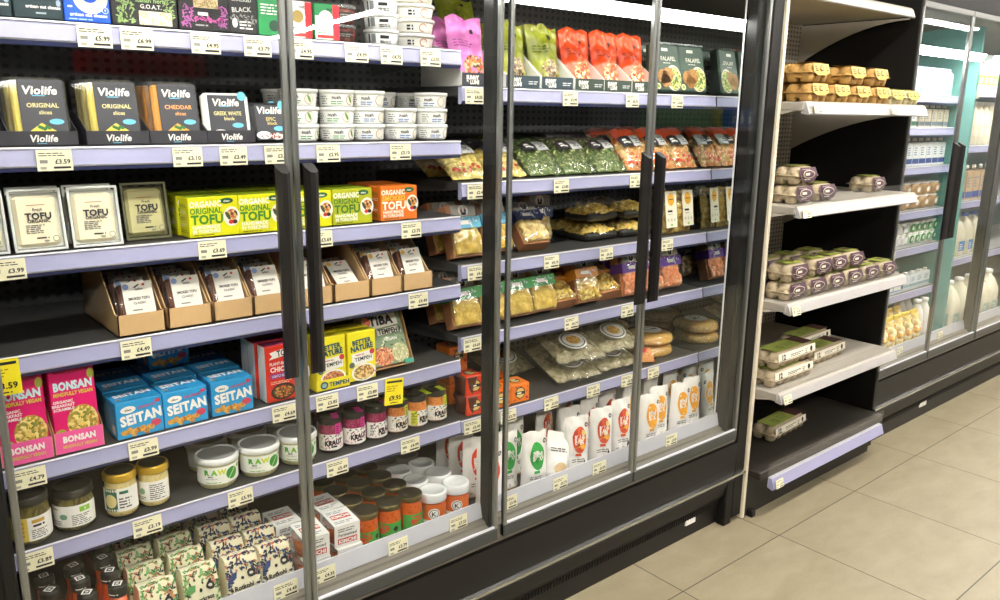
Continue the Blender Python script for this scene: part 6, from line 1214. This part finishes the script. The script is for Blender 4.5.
def pot(label, body, band, w=.062, h=.058, cat='yogurt pot'):
    t = thing('yogurt_pot', label, cat); MB().lathe([(w*.38, 0), (w*.42, .003), (w*.48, h*.94)], body, 16, sq=4).build('pot', t); MB().lathe([(w*.5, h*.93), (w*.51, h*.95), (w*.5, h), (.0001, h)], WHITE, 16, sq=4).build('lid', t)
    mb = MB(); P = plane((0, -w*.46, 0), (1, 0, 0), (0, -1, -.09)); mb.rect(P, -w*.38, w*.38, h*.2, h*.84, band, .004); mb.ell(P, w*.1, h*.5, w*.18, h*.2, WHITE, .0046); Q = plane((-w*.46, 0, 0), (0, -1, 0), (-1, 0, -.09)); mb.rect(Q, -w*.38, w*.38, h*.2, h*.84, band, .004); mb.ell(Q, w*.1, h*.5, w*.16, h*.2, WHITE, .0046); mb.build('label', t); return t
def frow(t0, xs, z, y, lab, group, rows=1, dy=.08, layers=1, dz=.06, rz=0):
    sp, lb = [], []
    for r in range(rows):
        for l in range(layers):
            for i, x in enumerate(xs):
                sp.append((x, y+r*dy, z+l*dz, rz+R.uniform(-3, 3))); lb.append('%s, %s along%s%s' % (lab, ORD[i], '' if layers == 1 else (', bottom layer', ', upper layer')[l], '' if rows == 1 else (', front row', ', second row')[r]))
    place(t0, sp, lb, group)
rng = lambda a, n, d: [a+i*d for i in range(n)]
PB, WB = M('c5d9ee', .4), M('eef0f2', .4)
frow(farcarton('', PB, M('8fb4de')), rng(3.95, 9, .074), EZ[0], 1.83, 'pale blue milk carton in the dairy fridge', 'pale blue milk cartons')
frow(farcarton('', WB, M('3f7a5a'), h=.115), rng(3.95, 4, .075), EZ[1], 1.83, 'white and green carton in the dairy fridge', 'white and green cartons')
frow(farcarton('', M('d9cdb4'), M('6a7a8a'), h=.11, gable=False), rng(4.26, 5, .072), EZ[1], 1.83, 'beige and grey flat topped carton in the dairy fridge', 'beige dairy cartons')
frow(farcarton('', WB, M('26458f'), w=.07, h=.14, gable=False), rng(3.95, 9, .077), EZ[2], 1.835, 'white box with a dark blue foot in the dairy fridge', 'white and dark blue boxes')
frow(pot('', M('c9a878', .6), M('b98f5c'), .09, .066, 'paper pack'), rng(3.97, 6, .112), EZ[3], 1.84, 'beige paper wrapped pack in the dairy fridge', 'beige paper wrapped packs', layers=2, dz=.067)
frow(pot('', WHITE, M('e6e9ee')), rng(3.95, 5, .072), EZ[4], 1.83, 'plain white yogurt pot in the dairy fridge', 'plain white yogurt pots', layers=2, dz=.059)
frow(pot('', WHITE, M('3fa05a')), rng(4.31, 5, .068), EZ[4], 1.83, 'green labelled yogurt pot in the dairy fridge', 'green labelled yogurt pots', layers=2, dz=.059)
frow(farcarton('', M('7fb2e6'), WHITE, w=.08, d=.05, h=.105, gable=False, cat='box'), rng(3.94, 4, .092), EZ[5], 1.82, 'sky blue dessert box in the dairy fridge', 'sky blue dessert boxes')
frow(farcarton('', M('dfe6ea'), M('8fa8b4'), w=.075, d=.05, h=.09, gable=False, cat='box'), rng(4.32, 4, .080), EZ[5], 1.82, 'pale grey dessert box in the dairy fridge', 'pale grey dessert boxes')
def netbag(label):
    t = thing('cheese_net', label, 'net bag'); mb = MB(); F = pouch_f(.085, .17, .07, 4, .004, 'pillow'); f = FOOD('yellow_wax_cheese', ['efc95a', 'f3dfa0', 'e09a4a', 'f7efc8'], 70, 'cells'); lp = LUMP(.03, .012, 1)
    mb.surf(lambda a, b: F(.085*(a-.5), .17*b, lp(a*.085, b*.17), -1), 20, 36, f); mb.surf(lambda a, b: F(.085*(.5-a), .17*b, 0, 1), 10, 14, f); mb.build('contents', t); MB().rbox(-.040, .040, -.006, .006, .164, .186, M('f0d04a', .5), r=.003).build('card_header', t); return t
frow(netbag(''), rng(3.82, 6, .094), DECK, 1.73, 'net bag of yellow wax covered cheeses', 'net bags of yellow cheeses', rows=2, dy=.09)
frow(farbottle('', M('e9e6e0', .3), M('f2f2ee'), r=.036, h=.22, band=M('e6dcd8')), rng(4.40, 2, .085), DECK, 1.76, 'tall white drinking bottle at the bottom of the dairy fridge', 'tall white drinking bottles', rows=2, dy=.09)
GC = M('63b53a', .4)
frow(farbottle('', M('dfe6d6', .3), GC, r=.030, h=.17, band=M('8fbf4a')), rng(4.70, 10, .068), FZ[0], 1.81, 'small bottle with a green cap in the far milk section', 'small green capped bottles')
frow(farbottle('', M('eee6cf', .3), WHITE, r=.036, h=.235, band=M('e9dfc4')), rng(4.70, 9, .080), FZ[1], 1.82, 'cream bottle with a white cap in the far milk section', 'cream bottles with white caps')
frow(farcarton('', M('c9ab86'), M('2f4f9a'), w=.085, d=.09, h=.20, gable=False, cat='box'), rng(4.75, 6, .096), FZ[2], 1.83, 'tan box with a blue foot in the far milk section', 'tan and blue boxes')
frow(jug('', GC, M('6cbf4a')), rng(4.72, 2, .118), FZ[3], 1.84, 'milk jug with a green label in the far milk section', 'green labelled milk jugs')
frow(jug('', M('3f62c8'), M('3f8fd8')), rng(4.965, 4, .122), FZ[3], 1.84, 'milk jug with a blue label in the far milk section', 'blue labelled milk jugs')
frow(jug('', WHITE, M('a9c4b4'), .125, .12, .28), rng(4.76, 5, .142), DECK, 1.75, 'large milk jug with a pale green label, bottom of the far section', 'large milk jugs')
for i, (x, z_, y, q) in enumerate(((4.02, EZ[4], 1.757, 'rail under the yogurt pots'), (3.72, .452, 1.646, 'bottom rail nearest the egg shelving'), (3.98, .452, 1.646, 'bottom rail, second along'), (4.45, .452, 1.646, 'bottom rail, third along'), (4.78, FZ[0], 1.757, 'rail under the green capped bottles'))):
    ticket(x, z_, PR[i], 'cream price ticket in the dairy fridge on the %s' % q, y)

# ------------------------------------------------------------------ shelving across the aisle, seen reflected in the door glass
t = thing('aisle_shelving', 'grey shelving across the aisle, seen only as a faint reflection in the door glass', 'shelving', (3.2, -1.25, 0))
def apt(mb, nm): o = mb.build(nm, t); o.location = (-3.2, 1.25, 0); return o
apt(MB().box(.4, 7.4, -1.62, -1.58, 0, 1.95, M('3a3b3c', .5)), 'back_panel'); apt(MB().box(.4, 7.4, -1.58, -1.02, 0, .16, M('3a3b3c', .5)), 'plinth')
for x0, x1, zs in ((.4, 2.6, (1.70, 1.35, 1.0, .6)), (2.62, 7.4, (1.45, 1.24, .9, .5))):
    for zz in zs: apt(MB().rbox(x0, x1, -1.58, -1.0, zz-.035, zz, M('9fa2a6', .5), r=.004), 'shelf')
for x in (.4, 2.6, 5.0, 7.38): apt(MB().box(x, x+.03, -1.62, -1.1, 0, 1.95, M('6f7276', .5)), 'upright')
def backbox(label, body, art, w, h, cap=None, d=.12):
    mb = MB().rbox(-w/2, w/2, -d/2, d/2, 0, h, body, r=.003); P = plane((0, d/2, 0), (-1, 0, 0), (0, 1, 0)); mb.ell(P, -w*.15, h*.4, w*.26, h*.26, art); mb.lines(P, -w*.3, w*.3, h*.72, h*.9, 2, M('e2dcd2'))
    if cap: mb.rbox(-w*.3, w*.3, -d*.3, d*.3, h, h+.03, cap, r=.004)
    o = mb.build('packed_goods', label=label); o['category'] = 'box'; return o
for nm, body, art, w, h, x0, n, zz, cap in (('dark red', 'a8262a', '6a3a2a', .118, .10, 1.06, 5, 1.70, None), ('purple white capped', '8a3f7a', '3f5a3a', .10, .135, 4.02, 8, 1.24, WHITE), ('pale green', '7fae86', '5a8a5a', .10, .14, 5.15, 8, 1.45, None), ('olive', 'a8a83a', '6a6a2a', .10, .16, 6.0, 1, 1.45, None), ('bright blue', '2f6fc0', 'e6e6e6', .12, .15, 6.2, 3, 1.45, None)):
    b0 = backbox('', M(body, .5), M(art), w-.006, h, cap)
    place(b0, [(x0+i*w, -1.07, zz) for i in range(n)], ['%s box on the shelving across the aisle, %s along' % (nm, ORD[i]) for i in range(n)], nm+' boxes across the aisle')

# ------------------------------------------------------------------ let every product rest on what carries it
bpy.context.view_layer.update()
def low(o, m=None):
    z_ = 1e9
    for c in [o]+[k for k in o.children]+[g for k in o.children for g in k.children]:
        if c.type == 'MESH':
            w = c.matrix_world; z_ = min(z_, min((w @ v.co).z for v in c.data.vertices))
    return z_
for o in COL.objects:
    if o.parent is None and o.name.split('.')[0] in ('nut_cheese_box', 'round_cheese_box', 'cheese_slice_pack', 'display_tray', 'tofu_pack', 'tofu_box', 'smoked_tofu_pack', 'card_tray', 'breakfast_box', 'seitan_box', 'plant_meat_box', 'tempeh_box', 'tempeh_tray', 'salad_bag', 'falafel_pack', 'produce_bag', 'pasta_pack', 'vacuum_bag', 'white_label_pack') and o.location.z > .6: o.location.x *= .9927
SKIP = ('price ticket', 'fridge', 'shelving', 'lamp')
def slope_at(o):
    if o.location.x > 1.346 or not 1.74 < o.location.y < 2.25: return 0
    for k, s in SLOPE.items():
        top_ = SZ[k-1]-.07 if o['category'] != 'price ticket' else SZ[k]+.02
        if SZ[k]-.03 < o.location.z < top_: return s*(o.location.x-.8)
    return 0
for o in list(COL.objects):
    if o.parent is None and o.get('category') and o['category'] not in SKIP:
        d_ = o.location.z-low(o)
        if d_ > -.004: o.location.z += d_+.0008
    if o.parent is None and o.get('category') in SKIP[:1]+('x',) or (o.parent is None and o.get('category') and o['category'] not in SKIP): o.location.z += slope_at(o)
bpy.context.view_layer.update()
